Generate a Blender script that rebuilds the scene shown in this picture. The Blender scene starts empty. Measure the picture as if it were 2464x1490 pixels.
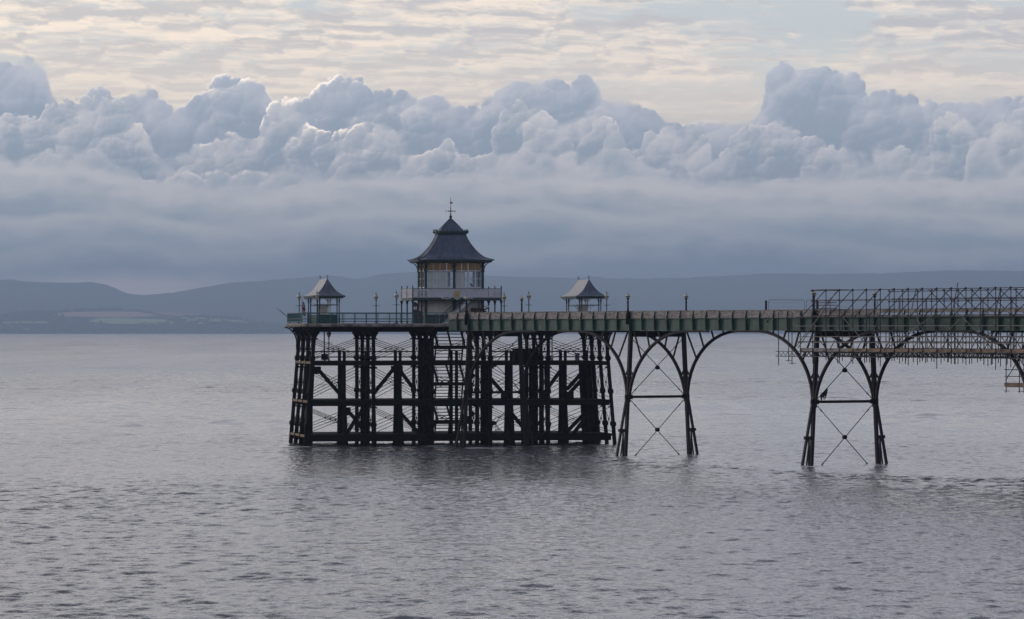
import bpy, math, random
import numpy as np
random.seed(7)
C = bpy.context.scene.collection
SC = bpy.context.scene
R = math.radians

# ------------------------------------------------------------------ camera
F = 9500.0            # focal length in photo pixels (photo taken as 2463 px wide)
CX, HY = 1231.5, 797.0
H = 11.75             # eye height above the water
cam_d = bpy.data.cameras.new('camera')
cam = bpy.data.objects.new('camera', cam_d); C.objects.link(cam)
cam.location = (0, 0, H); cam.rotation_euler = (R(90), 0, 0)
cam_d.sensor_width = 36.0; cam_d.lens = 36.0 * F / 2463.0
cam_d.shift_y = 52.0 / 2463.0
cam_d.clip_start = 1.0; cam_d.clip_end = 120000.0
SC.camera = cam
SC.view_settings.view_transform = 'Standard'; SC.view_settings.look = 'None'
SC.view_settings.exposure = 0.16; SC.view_settings.gamma = 1.0
SC.cycles.max_bounces = 6; SC.cycles.transparent_max_bounces = 24
SC.cycles.volume_bounces = 0

# ------------------------------------------------------------------ sun
SUN_AZ, SUN_EL = -62.0, 20.0          # left of the view, low
sd = bpy.data.lights.new('sun', 'SUN'); sd.energy = 0.7; sd.angle = R(12); sd.color = (1.0, 0.88, 0.80)
sun = bpy.data.objects.new('sun', sd); C.objects.link(sun)
sun.rotation_euler = (R(90 - SUN_EL), 0, R(-SUN_AZ + 180))
sun.location = (-60, 380, 60)

# ------------------------------------------------------------------ node helper
class E:
    """socket with arithmetic"""
    nt = None
    def __init__(s, v): s.v = v
    @staticmethod
    def put(n, i, v):
        if isinstance(v, E): v = v.v
        if isinstance(v, bpy.types.NodeSocket): E.nt.links.new(v, n.inputs[i])
        else: n.inputs[i].default_value = v
    @staticmethod
    def m(op, *a, clamp=False):
        n = E.nt.nodes.new('ShaderNodeMath'); n.operation = op; n.use_clamp = clamp
        for i, v in enumerate(a): E.put(n, i, v)
        return E(n.outputs[0])
    def __add__(s, o): return E.m('ADD', s, o)
    __radd__ = __add__
    def __sub__(s, o): return E.m('SUBTRACT', s, o)
    def __rsub__(s, o): return E.m('SUBTRACT', o, s)
    def __mul__(s, o): return E.m('MULTIPLY', s, o)
    __rmul__ = __mul__
    def __truediv__(s, o): return E.m('DIVIDE', s, o)
def sstep(x, a, b, lo=0.0, hi=1.0):
    n = E.nt.nodes.new('ShaderNodeMapRange'); n.interpolation_type = 'SMOOTHSTEP'
    for i, v in enumerate((x, a, b, lo, hi)): E.put(n, i, v)
    return E(n.outputs[0])
def lstep(x, a, b, lo=0.0, hi=1.0):
    n = E.nt.nodes.new('ShaderNodeMapRange')
    for i, v in enumerate((x, a, b, lo, hi)): E.put(n, i, v)
    return E(n.outputs[0])
def mixc(f, a, b):
    n = E.nt.nodes.new('ShaderNodeMix'); n.data_type = 'RGBA'
    E.put(n, 0, f)
    for i, v in ((6, a), (7, b)):
        if isinstance(v, tuple): v = v + (1.0,)
        E.put(n, i, v)
    return E(n.outputs[2])
def vec(x, y, z=0.0):
    n = E.nt.nodes.new('ShaderNodeCombineXYZ')
    for i, v in enumerate((x, y, z)): E.put(n, i, v)
    return E(n.outputs[0])
def noise(v, scale, detail=3.0, rough=0.5, dims='2D', dist=0.0):
    n = E.nt.nodes.new('ShaderNodeTexNoise'); n.noise_dimensions = dims
    E.put(n, 'Vector', v); n.inputs['Scale'].default_value = scale
    n.inputs['Detail'].default_value = detail; n.inputs['Roughness'].default_value = rough
    n.inputs['Distortion'].default_value = dist
    return E(n.outputs[0])
def voro(v, scale, detail=0.0, rough=0.5, smooth=None, dims='2D'):
    n = E.nt.nodes.new('ShaderNodeTexVoronoi'); n.voronoi_dimensions = dims
    if smooth is not None:
        n.feature = 'SMOOTH_F1'; n.inputs['Smoothness'].default_value = smooth
    E.put(n, 'Vector', v); n.inputs['Scale'].default_value = scale
    n.inputs['Detail'].default_value = detail; n.inputs['Roughness'].default_value = rough
    return E(n.outputs['Distance'])
def curve(x, pts, x1=2463.0, y1=800.0):
    n = E.nt.nodes.new('ShaderNodeFloatCurve')
    c = n.mapping.curves[0]
    P = [(a / x1, b / y1) for a, b in pts]
    c.points[0].location = P[0]; c.points[1].location = P[-1]
    for p in P[1:-1]: c.points.new(*p)
    for p in c.points: p.handle_type = 'AUTO_CLAMPED'
    n.mapping.update()
    E.put(n, 'Value', x / x1)
    return E(n.outputs[0]) * y1
# ------------------------------------------------------------------ sky: Nishita + cloud layers, all by direction
W = bpy.data.worlds.new('World'); SC.world = W; W.use_nodes = True
nt = W.node_tree; E.nt = nt
nt.nodes.clear()
tc = nt.nodes.new('ShaderNodeTexCoord')
sp = nt.nodes.new('ShaderNodeSeparateXYZ'); nt.links.new(tc.outputs['Generated'], sp.inputs[0])
dx, dy, dz = E(sp.outputs[0]), E(sp.outputs[1]), E(sp.outputs[2])
hyp = E.m('SQRT', dx * dx + dy * dy + 1e-6)
az = E.m('ARCTAN2', dx, dy)
el = dz / hyp                                   # tangent of the elevation
px = E.m('PINGPONG', az * F + CX, 2463.0)       # the bank of clouds repeats mirrored round the horizon
py = HY - el * F
P0 = vec(px * 0.001, py * 0.001)
sky = nt.nodes.new('ShaderNodeTexSky'); sky.sky_type = 'NISHITA'; sky.sun_disc = False
sky.sun_elevation = R(SUN_EL); sky.sun_rotation = R(SUN_AZ)
sky.air_density = 1.0; sky.dust_density = 2.0
def scale_c(c, f):
    n = nt.nodes.new('ShaderNodeVectorMath'); n.operation = 'SCALE'
    E.put(n, 0, c)
    n.inputs['Scale'].default_value = f if not isinstance(f, E) else 1.0
    if isinstance(f, E): E.put(n, 'Scale', f)
    return E(n.outputs[0])
def mult_c(c, d):
    n = nt.nodes.new('ShaderNodeVectorMath'); n.operation = 'MULTIPLY'
    E.put(n, 0, c); E.put(n, 1, d)
    return E(n.outputs[0])
clear = mixc(0.86, scale_c(E(sky.outputs[0]), 0.10), (0.53, 0.575, 0.595))

# warped coordinates
wn = nt.nodes.new('ShaderNodeTexNoise'); wn.noise_dimensions = '2D'
E.put(wn, 'Vector', P0); wn.inputs['Scale'].default_value = 9.0; wn.inputs['Detail'].default_value = 4.0
ws = nt.nodes.new('ShaderNodeSeparateXYZ'); nt.links.new(wn.outputs['Color'], ws.inputs[0])
wx, wy = E(ws.outputs[0]) - 0.5, E(ws.outputs[1]) - 0.5

# --- layer 0: thin rippled high cloud, cream lit from the left, in long flat streaks
lev = E.m('LOGARITHM', E.m('MAXIMUM', el, 0.0) + 0.035, 2.718282)          # streaks flatten towards the horizon
A = vec(az * 7.0 + wx * 0.25, lev * 5.0 + wy * 0.3)
a1 = noise(A, 1.6, 3.0, 0.55)
def streak(ox, oy): return noise(vec(az * 42.0 + wx * 0.9 + ox, lev * 23.0 + az * 5.0 + wy * 0.4 + oy), 1.0, 5.0, 0.6)
a2 = streak(0, 0); a2b = streak(-0.12, 0.30)
a3 = noise(vec(az * 130.0 + wx * 1.8, lev * 80.0 + az * 14.0), 1.0, 3.0, 0.55)
cover = curve(px, [(0, 545), (300, 570), (700, 575), (1100, 590), (1400, 560), (1600, 490), (1760, 400), (1900, 300), (2020, 380), (2200, 560), (2463, 540)], y1=1000.0) * 0.001
cover = cover + (0.56 - cover) * sstep(el, 0.085, 0.16)
dens = a2 * 0.95 + a1 * 0.5 + a3 * 0.26 + cover - 1.03
thin = sstep(dens, 0.10, 0.42)
relief = (a2b - a2) * 2.3 + (a1 - 0.5) * 0.7 + (a3 - 0.5) * 0.55
glow = sstep(az, 0.16, -0.32)
cream = mixc(sstep(relief, -0.36, 0.40), mixc(glow, (0.48, 0.475, 0.49), (0.62, 0.575, 0.525)), mixc(glow, (0.82, 0.715, 0.615), (1.06, 0.90, 0.70)))
col = mixc(thin * 0.96, clear, cream)
# a paler band right above the cumulus tops
band = sstep(py, 60.0, 260.0) * 0.5
col = mixc(band, col, (0.86, 0.755, 0.63))

# --- cumulus and stratus layers
def lump(q, s, sm=0.22):
    """rounded lumps: (dome height 0..1, shade -1..1 from the upper left)"""
    n = nt.nodes.new('ShaderNodeTexVoronoi'); n.voronoi_dimensions = '2D'
    if sm is not None: n.feature = 'SMOOTH_F1'; n.inputs['Smoothness'].default_value = sm
    E.put(n, 'Vector', q); n.inputs['Scale'].default_value = s
    d = E(n.outputs['Distance'])
    sb = nt.nodes.new('ShaderNodeVectorMath'); sb.operation = 'SUBTRACT'
    E.put(sb, 0, q); nt.links.new(n.outputs['Position'], sb.inputs[1])
    dt = nt.nodes.new('ShaderNodeVectorMath'); dt.operation = 'DOT_PRODUCT'
    nt.links.new(sb.outputs[0], dt.inputs[0]); dt.inputs[1].default_value = (-0.62 * s, -0.78 * s, 0)
    return 1.0 - d * d * 1.9, E(dt.outputs['Value'])
def bank(col, pts, seed, body, lit, shade, bumps, edge, rim, rimw, rel, fine=10.0, fade=190.0, sc=(9.0, 21.0, 52.0)):
    o = (seed * 1.37, seed * 0.71)
    q = vec(px * 0.001 + wx * 0.042 + o[0], py * 0.00112 + wy * 0.042 + o[1])
    f0 = noise(vec(px * 0.001 + o[0], py * 0.001 + o[1]), 55.0, 5.0, 0.62)
    g0 = noise(vec(px * 0.001 + o[1], py * 0.0013 + o[0]), 7.0, 3.0, 0.5)
    h1, s1 = lump(q, sc[0]); h2, s2 = lump(q, sc[1]); h3, s3 = lump(q, sc[2], None)
    fw = sstep(g0, 0.62, 0.36)                       # some towers smooth, some crisp
    hgt = h1 * 0.52 + h2 * 0.32 + h3 * (0.11 + fw * 0.14)
    line = curve(px + wx * 26.0, pts)
    d = py - line + (hgt - 0.62) * bumps + (f0 - 0.5) * fine            # pixels inside the cloud
    mask = sstep(d, 0.0, edge + sstep(g0, 0.46, 0.72) * edge * 4.5)
    e = (s1 * 0.52 + s2 * (0.30 + fw * 0.14) + s3 * (0.13 + fw * 0.16) + (f0 - 0.5) * 0.40) * (0.45 + g0 * 1.1)
    hot = E.m('EXPONENT', E.m('ABSOLUTE', (px - 730.0) / 300.0) * -1.5)     # where the low sun breaks through
    low = sstep(d, 8.0, fade)
    l = sstep(e * rel + (g0 - 0.5) * 1.5 - low * 0.62 + 0.24, -0.75, 0.75)
    c = mixc(l, shade, body)
    c = mixc(sstep(e, 0.10, 0.75) * (0.30 + hot * 0.70) * (1.0 - low * 0.75), c, mixc(hot, lit, (1.12, 1.0, 0.86)))
    r = sstep(d, rimw + hot * 14.0, 0.0) * (rim + hot * 1.4) * sstep(e + f0 * 0.5, 0.06, 0.55)
    c = mixc(E.m('MINIMUM', r, 1.0), c, (1.35, 1.18, 1.0))
    return mixc(mask, col, c)
back = [(0,150),(40,147),(70,137),(100,150),(128,190),(155,243),(190,247),(235,214),(285,232),(340,212),(380,226),(417,252),(430,258),(470,222),(550,182),(620,196),(648,225),(662,246),(725,236),(780,194),(870,186),(888,211),(970,205),(1050,221),(1135,247),(1175,214),(1232,190),(1281,184),(1371,206),(1408,176),(1440,196),(1455,222),(1511,243),(1571,250),(1616,269),(1681,263),(1761,268),(1790,268),(1822,246),(1838,205),(1856,168),(1880,150),(1905,143),(1931,156),(2016,158),(2056,184),(2080,209),(2166,228),(2191,217),(2221,231),(2300,240),(2376,231),(2463,252)]
mid = [(0,270),(35,262),(85,286),(110,262),(165,246),(280,240),(320,262),(345,292),(360,335),(415,378),(480,338),(565,332),(595,338),(630,285),(670,242),(725,268),(770,318),(795,322),(865,306),(930,300),(965,326),(1025,340),(1085,326),(1100,360),(1150,366),(1190,300),(1240,245),(1290,243),(1340,290),(1420,262),(1480,300),(1531,372),(1551,322),(1601,302),(1641,320),(1681,314),(1706,326),(1728,372),(1756,345),(1821,302),(1886,300),(1941,330),(1981,340),(2056,370),(2121,350),(2206,378),(2246,302),(2296,252),(2350,300),(2396,272),(2463,268)]
front = [(0,368),(70,372),(110,362),(160,382),(210,366),(300,392),(400,412),(445,400),(500,420),(620,410),(700,395),(760,400),(800,420),(900,412),(960,396),(1040,414),(1130,396),(1160,372),(1235,368),(1300,380),(1310,334),(1345,326),(1380,334),(1400,380),(1450,352),(1470,316),(1492,322),(1525,378),(1620,420),(1700,425),(1850,412),(2000,402),(2060,406),(2140,388),(2200,420),(2300,425),(2330,350),(2370,330),(2420,380),(2463,345)]
col = bank(col, back, 1, (0.49, 0.51, 0.565), (0.80, 0.73, 0.66), (0.295, 0.355, 0.43), 44.0, 6.0, 0.34, 13.0, 1.05, 12.0, 130.0, (7.0, 18.0, 46.0))
col = bank(col, mid, 2, (0.60, 0.595, 0.61), (0.96, 0.85, 0.71), (0.31, 0.37, 0.435), 56.0, 8.0, 0.34, 15.0, 1.2, 10.0, 125.0, (10.5, 24.0, 60.0))
col = bank(col, front, 3, (0.62, 0.61, 0.62), (0.80, 0.75, 0.69), (0.37, 0.43, 0.485), 44.0, 13.0, 0.20, 18.0, 1.0, 8.0, 90.0, (6.0, 15.0, 38.0))
# soft stratus sheets in front of the cumulus feet
def sheet(col, pts, seed, top, bottom, depth, edge, amp):
    f = noise(vec(px * 0.0026 + seed, py * 0.0075 + seed + px * 0.0007), 2.4, 4.0, 0.5)
    g = noise(vec(px * 0.0016 + seed * 2.1, py * 0.0085 - px * 0.0006), 2.6, 3.0, 0.45)
    g2 = noise(vec(px * 0.012 + seed, py * 0.021 + wy * 0.7), 1.0, 5.0, 0.6)
    d = py - curve(px + wx * 14.0, pts) + (f - 0.5) * amp + (g2 - 0.5) * amp * 0.8
    c = mixc(sstep(d + (g - 0.5) * depth * 0.55 + (g2 - 0.5) * depth * 0.45, 0.0, depth), top, bottom)
    return mixc(sstep(d, -edge * 0.25, edge), col, c)
col = sheet(col, [(0,385),(200,398),(420,440),(640,450),(760,428),(930,412),(1150,418),(1400,405),(1600,425),(1750,440),(1900,428),(2100,422),(2300,432),(2463,418)], 3.1, (0.70, 0.675, 0.655), (0.36, 0.42, 0.475), 125.0, 30.0, 44.0)
col = sheet(col, [(0,520),(300,505),(560,540),(680,525),(800,500),(960,495),(1100,500),(1220,490),(1290,478),(1400,498),(1520,510),(1700,490),(1950,486),(2200,500),(2463,520)], 5.7, (0.62, 0.615, 0.615), (0.31, 0.38, 0.45), 90.0, 20.0, 22.0)
col = sheet(col, [(0,600),(260,560),(500,590),(660,575),(760,548),(900,530),(1010,560),(1200,590),(1500,560),(1640,548),(1800,540),(1950,560),(2200,600),(2463,590)], 8.3, (0.50, 0.525, 0.555), (0.22, 0.29, 0.375), 90.0, 30.0, 40.0)
# pink gap low over the hills at the left
gap = sstep(py + wy * 26.0, 640.0, 690.0) * sstep(px, 720.0, 330.0) * sstep(px, -60.0, 260.0, 0.45, 1.0)
col = mixc(gap * 0.85, col, (1.0, 0.84, 0.79))

# the unseen sky behind the camera and overhead is darkened to shape the light
facing = sstep(dy / 1.0 - dx * 0.55 + dz * 0.10, -0.55, 0.75)
col = mult_c(col, mixc(facing, (0.56, 0.60, 0.69), (1.0, 1.0, 1.0)))
col = mult_c(col, mixc(sstep(el, 0.085, 0.17), (1.0, 1.0, 1.0), (0.90, 0.98, 1.16)))
high = sstep(dz, 0.22, 0.66)
col = mixc(high, col, mult_c(col, (0.34, 0.37, 0.43)))
col = mult_c(col, mixc(sstep(el, 0.030, 0.075), (1.04, 1.04, 1.06), (1.30, 1.28, 1.27)))
bg = nt.nodes.new('ShaderNodeBackground'); bg.inputs[1].default_value = 1.0
E.put(bg, 0, col)
wo = nt.nodes.new('ShaderNodeOutputWorld'); nt.links.new(bg.outputs[0], wo.inputs[0])
# ------------------------------------------------------------------ mesh helpers
def V(*a): return np.array(a, float)
def unit(a):
    n = np.linalg.norm(a); return a / n if n > 1e-12 else a
def at(qx, qy, D):
    """photo pixel + distance -> world point"""
    return V((qx - CX) / F * D, D, H - (qy - HY) / F * D)
class MB:
    def __init__(s): s.v = []; s.f = []; s.sm = []
    def add(s, vs, fs, smooth=False):
        o = len(s.v); s.v += [tuple(map(float, p)) for p in vs]
        for f in fs: s.f.append([i + o for i in f]); s.sm.append(smooth)
    def beam(s, p, q, w, h, up=(0, 0, 1)):
        p, q, up = V(*p), V(*q), V(*up)
        d = unit(q - p); r = np.cross(d, up)
        if np.linalg.norm(r) < 1e-6: r = np.cross(d, V(1, 0, 0))
        r = unit(r); t = np.cross(r, d)
        a = [x + r * sx * w / 2 + t * sy * h / 2 for x in (p, q) for sx, sy in ((-1, -1), (1, -1), (1, 1), (-1, 1))]
        s.add(a, [(0, 3, 2, 1), (4, 5, 6, 7), (0, 1, 5, 4), (1, 2, 6, 5), (2, 3, 7, 6), (3, 0, 4, 7)])
    def tube(s, p, q, r1, r2=None, n=8, caps=True):
        r2 = r1 if r2 is None else r2
        p, q = V(*p), V(*q); d = unit(q - p)
        a = np.cross(d, V(0, 0, 1))
        if np.linalg.norm(a) < 1e-4: a = V(1, 0, 0)
        a = unit(a); b = np.cross(d, a)
        ring = lambda c, r: [c + r * (a * math.cos(2 * math.pi * k / n) + b * math.sin(2 * math.pi * k / n)) for k in range(n)]
        s.add(ring(p, r1) + ring(q, r2), [(k, (k + 1) % n, n + (k + 1) % n, n + k) for k in range(n)], True)
        if caps:
            s.add(ring(p, r1), [tuple(range(n))[::-1]]); s.add(ring(q, r2), [tuple(range(n))])
    def path(s, pts, r, n=6):
        for a, b in zip(pts, pts[1:]): s.tube(a, b, r, n=n)
    def band(s, pts, w, h, side):
        """flat bar of width w along `side`, thickness h, following pts"""
        pts = [V(*p) for p in pts]; side = unit(V(*side)); ring = []
        for i, p in enumerate(pts):
            d = unit(pts[min(i + 1, len(pts) - 1)] - pts[max(i - 1, 0)])
            t = unit(np.cross(side, d))
            ring.append([p + side * sx * w / 2 + t * sy * h / 2 for sx, sy in ((-1, -1), (1, -1), (1, 1), (-1, 1))])
        vs = [x for r in ring for x in r]; fs = [(0, 3, 2, 1)]
        for i in range(len(pts) - 1):
            o = 4 * i
            for k in range(4): fs.append((o + k, o + (k + 1) % 4, o + 4 + (k + 1) % 4, o + 4 + k))
        o = 4 * (len(pts) - 1); fs.append((o, o + 1, o + 2, o + 3)); s.add(vs, fs)
    def lathe(s, c, prof, n=12, smooth=True):
        c = V(*c); vs = []; fs = []
        for r, z in prof:
            vs += [c + V(r * math.cos(2 * math.pi * k / n), r * math.sin(2 * math.pi * k / n), z) for k in range(n)]
        for i in range(len(prof) - 1):
            for k in range(n): fs.append((i * n + k, i * n + (k + 1) % n, (i + 1) * n + (k + 1) % n, (i + 1) * n + k))
        fs.append(tuple(range(n))[::-1]); m = (len(prof) - 1) * n; fs.append(tuple(m + k for k in range(n)))
        s.add(vs, fs, smooth)
    def column(s, p, q, prof, n=10):
        """turned column along the line p (t=0) to q (t=1); prof = [(t, r)]"""
        p, q = V(*p), V(*q); vs = []; fs = []
        for t, r in prof:
            c = p + (q - p) * t
            vs += [c + V(r * math.cos(2 * math.pi * k / n), r * math.sin(2 * math.pi * k / n), 0) for k in range(n)]
        for i in range(len(prof) - 1):
            for k in range(n): fs.append((i * n + k, i * n + (k + 1) % n, (i + 1) * n + (k + 1) % n, (i + 1) * n + k))
        s.add(vs, fs, True)
        m = (len(prof) - 1) * n
        s.add(vs[:n], [tuple(range(n))[::-1]]); s.add(vs[m:], [tuple(range(n))])
    def prism(s, pts, off):
        pts = [V(*p) for p in pts]; off = V(*off); n = len(pts)
        s.add(pts + [p + off for p in pts], [tuple(range(n))[::-1], tuple(range(n, 2 * n))] + [(k, (k + 1) % n, n + (k + 1) % n, n + k) for k in range(n)])
    def box(s, c, a, b, h):
        """box centred on c with half vectors a, b (horizontal) and half height h"""
        c, a, b = V(*c), V(*a), V(*b)
        s.prism([c - a - b - V(0, 0, h), c + a - b - V(0, 0, h), c + a + b - V(0, 0, h), c - a + b - V(0, 0, h)], (0, 0, 2 * h))
    def quad(s, a, b, c, d): s.add([a, b, c, d], [(0, 1, 2, 3)])

def obj(name, mb, mat, parent=None):
    me = bpy.data.meshes.new(name)
    off = V(*parent['_o']) if parent is not None and '_o' in parent else V(0, 0, 0)
    vs = (np.array(mb.v) - off) if mb.v else []
    me.from_pydata([tuple(p) for p in vs], [], mb.f)
    me.polygons.foreach_set('use_smooth', mb.sm)
    me.materials.append(mat)
    o = bpy.data.objects.new(name, me); C.objects.link(o)
    if parent is not None:
        o.parent = parent
        o['_o'] = [float(x) for x in off]
    return o
def tag(o, label=None, cat=None, group=None, kind=None):
    if label: o['label'] = label
    if cat: o['category'] = cat
    if group: o['group'] = group
    if kind: o['kind'] = kind
    return o
def thing(name, loc, label, cat, group=None):
    o = bpy.data.objects.new(name, None); C.objects.link(o)
    o.location = tuple(loc); o['_o'] = [float(x) for x in loc]; o.empty_display_size = 0.3
    return tag(o, label, cat, group)
def copy_thing(src, loc, label, group=None):
    r = src.copy(); C.objects.link(r); r.location = tuple(loc); r['label'] = label
    if group: r['group'] = group
    for ch in src.children:
        c = ch.copy(); C.objects.link(c); c.parent = r
        for g in ch.children:
            d = g.copy(); C.objects.link(d); d.parent = c
    return r

# ------------------------------------------------------------------ materials
def mat(name, base, rough=0.6, metal=0.0, var=0.25, scale=3.0, dark=None, bump=0.0, bscale=20.0, spec=0.5, stretch=(1, 1, 1)):
    m = bpy.data.materials.new(name); m.use_nodes = True
    E.nt = m.node_tree
    bs = m.node_tree.nodes['Principled BSDF']
    tcn = m.node_tree.nodes.new('ShaderNodeTexCoord')
    mp = m.node_tree.nodes.new('ShaderNodeMapping'); mp.inputs['Scale'].default_value = stretch
    m.node_tree.links.new(tcn.outputs['Object'], mp.inputs[0])
    co = E(mp.outputs[0])
    n1 = noise(co, scale, 5.0, 0.6, dims='3D')
    d = dark if dark else tuple(c * (1 - var) for c in base)
    l = tuple(min(1, c * (1 + var)) for c in base)
    E.put(bs, 'Base Color', mixc(sstep(n1, 0.32, 0.68), d, l))
    E.put(bs, 'Roughness', sstep(n1, 0.2, 0.8, rough * 0.8, min(1.0, rough * 1.15)))
    bs.inputs['Metallic'].default_value = metal
    bs.inputs['Specular IOR Level'].default_value = spec
    if bump:
        b = m.node_tree.nodes.new('ShaderNodeBump'); b.inputs['Strength'].default_value = bump; b.inputs['Distance'].default_value = 0.03
        E.put(b, 'Height', noise(co, bscale, 4.0, 0.6, dims='3D')); m.node_tree.links.new(b.outputs[0], bs.inputs['Normal'])
    return m
M = {}
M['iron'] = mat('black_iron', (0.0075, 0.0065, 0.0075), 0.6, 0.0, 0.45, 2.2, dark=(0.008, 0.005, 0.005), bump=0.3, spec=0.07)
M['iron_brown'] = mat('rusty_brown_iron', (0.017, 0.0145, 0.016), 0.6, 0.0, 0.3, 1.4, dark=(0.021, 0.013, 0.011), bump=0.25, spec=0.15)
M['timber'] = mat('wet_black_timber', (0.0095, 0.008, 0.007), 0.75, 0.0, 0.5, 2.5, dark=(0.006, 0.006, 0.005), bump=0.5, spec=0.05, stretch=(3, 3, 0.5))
M['green'] = mat('dull_green_paint', (0.036, 0.086, 0.061), 0.5, 0.0, 0.30, 1.3, dark=(0.025, 0.056, 0.043), bump=0.1, spec=0.35, stretch=(1, 1, 0.4))
M['dgreen'] = mat('dark_green_paint', (0.020, 0.048, 0.045), 0.45, 0.0, 0.3, 3.0, spec=0.4)
M['teal'] = mat('teal_paint', (0.036, 0.130, 0.135), 0.45, 0.0, 0.25, 3.0, spec=0.4)
M['board'] = mat('weathered_grey_board', (0.30, 0.275, 0.255), 0.8, 0.0, 0.3, 1.6, dark=(0.15, 0.13, 0.12), bump=0.4, bscale=9, spec=0.2, stretch=(1, 1, 4))
M['plank'] = mat('brown_scaffold_board', (0.24, 0.17, 0.115), 0.8, 0.0, 0.3, 1.1, dark=(0.15, 0.115, 0.09), bump=0.3, spec=0.2)
M['deck'] = mat('deck_timber', (0.13, 0.115, 0.10), 0.85, 0.0, 0.3, 2.0, spec=0.2)
M['concrete'] = mat('pale_edge_stone', (0.26, 0.235, 0.215), 0.85, 0.0, 0.35, 1.3, dark=(0.13, 0.11, 0.10), bump=0.3, spec=0.2)
M['white'] = mat('white_paint', (0.66, 0.65, 0.68), 0.5, 0.0, 0.08, 4.0, spec=0.4)
M['lattice'] = mat('lilac_white_iron', (0.62, 0.61, 0.66), 0.5, 0.0, 0.1, 6.0, spec=0.4)
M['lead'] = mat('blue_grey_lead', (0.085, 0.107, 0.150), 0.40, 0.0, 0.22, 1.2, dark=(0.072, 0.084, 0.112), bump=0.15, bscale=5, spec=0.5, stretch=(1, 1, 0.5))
M['lead_lit'] = mat('lit_grey_lead', (0.25, 0.245, 0.26), 0.45, 0.0, 0.15, 1.6, bump=0.12, bscale=5, spec=0.5, stretch=(1, 1, 0.5))  # lead with the light on the shelter sides put into its colour
M['cream'] = mat('cream_lamp_glass', (0.50, 0.46, 0.36), 0.25, 0.0, 0.08, 8.0, spec=0.6)
M['steel'] = mat('dull_scaffold_steel', (0.017, 0.015, 0.021), 0.6, 0.0, 0.35, 4.0, dark=(0.012, 0.009, 0.010), spec=0.4)
M['steel_pale'] = mat('pale_scaffold_steel', (0.15, 0.14, 0.135), 0.5, 0.1, 0.25, 4.0, spec=0.4)
M['blind'] = mat('grey_inner_screen', (0.78, 0.75, 0.71), 0.7, 0.0, 0.08, 1.5, spec=0.25)
M['dim'] = mat('dark_interior', (0.05, 0.048, 0.046), 0.7, 0.0, 0.3, 3.0)
M['brown'] = mat('dark_brown_board', (0.060, 0.040, 0.026), 0.6, 0.0, 0.3, 3.0)
M['rope'] = mat('black_weed', (0.018, 0.016, 0.014), 0.9, 0.0, 0.3, 6.0)
def glass(name, tint, f):
    m = bpy.data.materials.new(name); m.use_nodes = True; t = m.node_tree; E.nt = t
    out = t.nodes['Material Output']; t.nodes.remove(t.nodes['Principled BSDF'])
    a = t.nodes.new('ShaderNodeBsdfTransparent'); a.inputs[0].default_value = tint + (1,)
    g = t.nodes.new('ShaderNodeBsdfGlossy'); g.inputs['Roughness'].default_value = 0.05
    x = t.nodes.new('ShaderNodeMixShader'); x.inputs[0].default_value = f
    t.links.new(a.outputs[0], x.inputs[1]); t.links.new(g.outputs[0], x.inputs[2]); t.links.new(x.outputs[0], out.inputs[0])
    return m
M['glass'] = glass('window_glass', (0.86, 0.90, 0.90), 0.10)
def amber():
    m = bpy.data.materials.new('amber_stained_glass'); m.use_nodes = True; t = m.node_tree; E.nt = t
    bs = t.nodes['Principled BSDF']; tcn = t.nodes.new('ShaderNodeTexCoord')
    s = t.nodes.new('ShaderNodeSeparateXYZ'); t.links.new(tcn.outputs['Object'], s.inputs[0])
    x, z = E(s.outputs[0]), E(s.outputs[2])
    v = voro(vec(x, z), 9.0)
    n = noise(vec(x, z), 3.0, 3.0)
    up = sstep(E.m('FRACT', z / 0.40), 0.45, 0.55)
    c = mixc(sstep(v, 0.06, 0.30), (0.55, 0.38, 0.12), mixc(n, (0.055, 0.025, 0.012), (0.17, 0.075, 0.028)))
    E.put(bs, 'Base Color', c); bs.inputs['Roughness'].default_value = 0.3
    E.put(bs, 'Emission Color', c); bs.inputs['Emission Strength'].default_value = 0.10  # faint glow stands in for sky light coming through the glass
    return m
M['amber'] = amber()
def flagmat():
    m = bpy.data.materials.new('flag_cloth'); m.use_nodes = True; t = m.node_tree; E.nt = t
    bs = t.nodes['Principled BSDF']; uv = t.nodes.new('ShaderNodeTexCoord')
    s = t.nodes.new('ShaderNodeSeparateXYZ'); t.links.new(uv.outputs['UV'], s.inputs[0])
    x, y = E(s.outputs[0]) - 0.5, E(s.outputs[1]) - 0.5
    ab = lambda e: E.m('ABSOLUTE', e)
    d1 = E.m('MINIMUM', ab(x - y), ab(x + y))
    cr = E.m('MINIMUM', ab(x) * 1.6, ab(y))
    c = mixc(sstep(d1, 0.10, 0.11), (0.70, 0.68, 0.66), (0.03, 0.045, 0.16))
    c = mixc(sstep(d1, 0.04, 0.045), (0.42, 0.035, 0.045), c)
    c = mixc(sstep(cr, 0.16, 0.17), (0.70, 0.68, 0.66), c)
    c = mixc(sstep(cr, 0.10, 0.105), (0.42, 0.035, 0.045), c)
    E.put(bs, 'Base Color', c); bs.inputs['Roughness'].default_value = 0.8
    return m
M['flag'] = flagmat()
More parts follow.
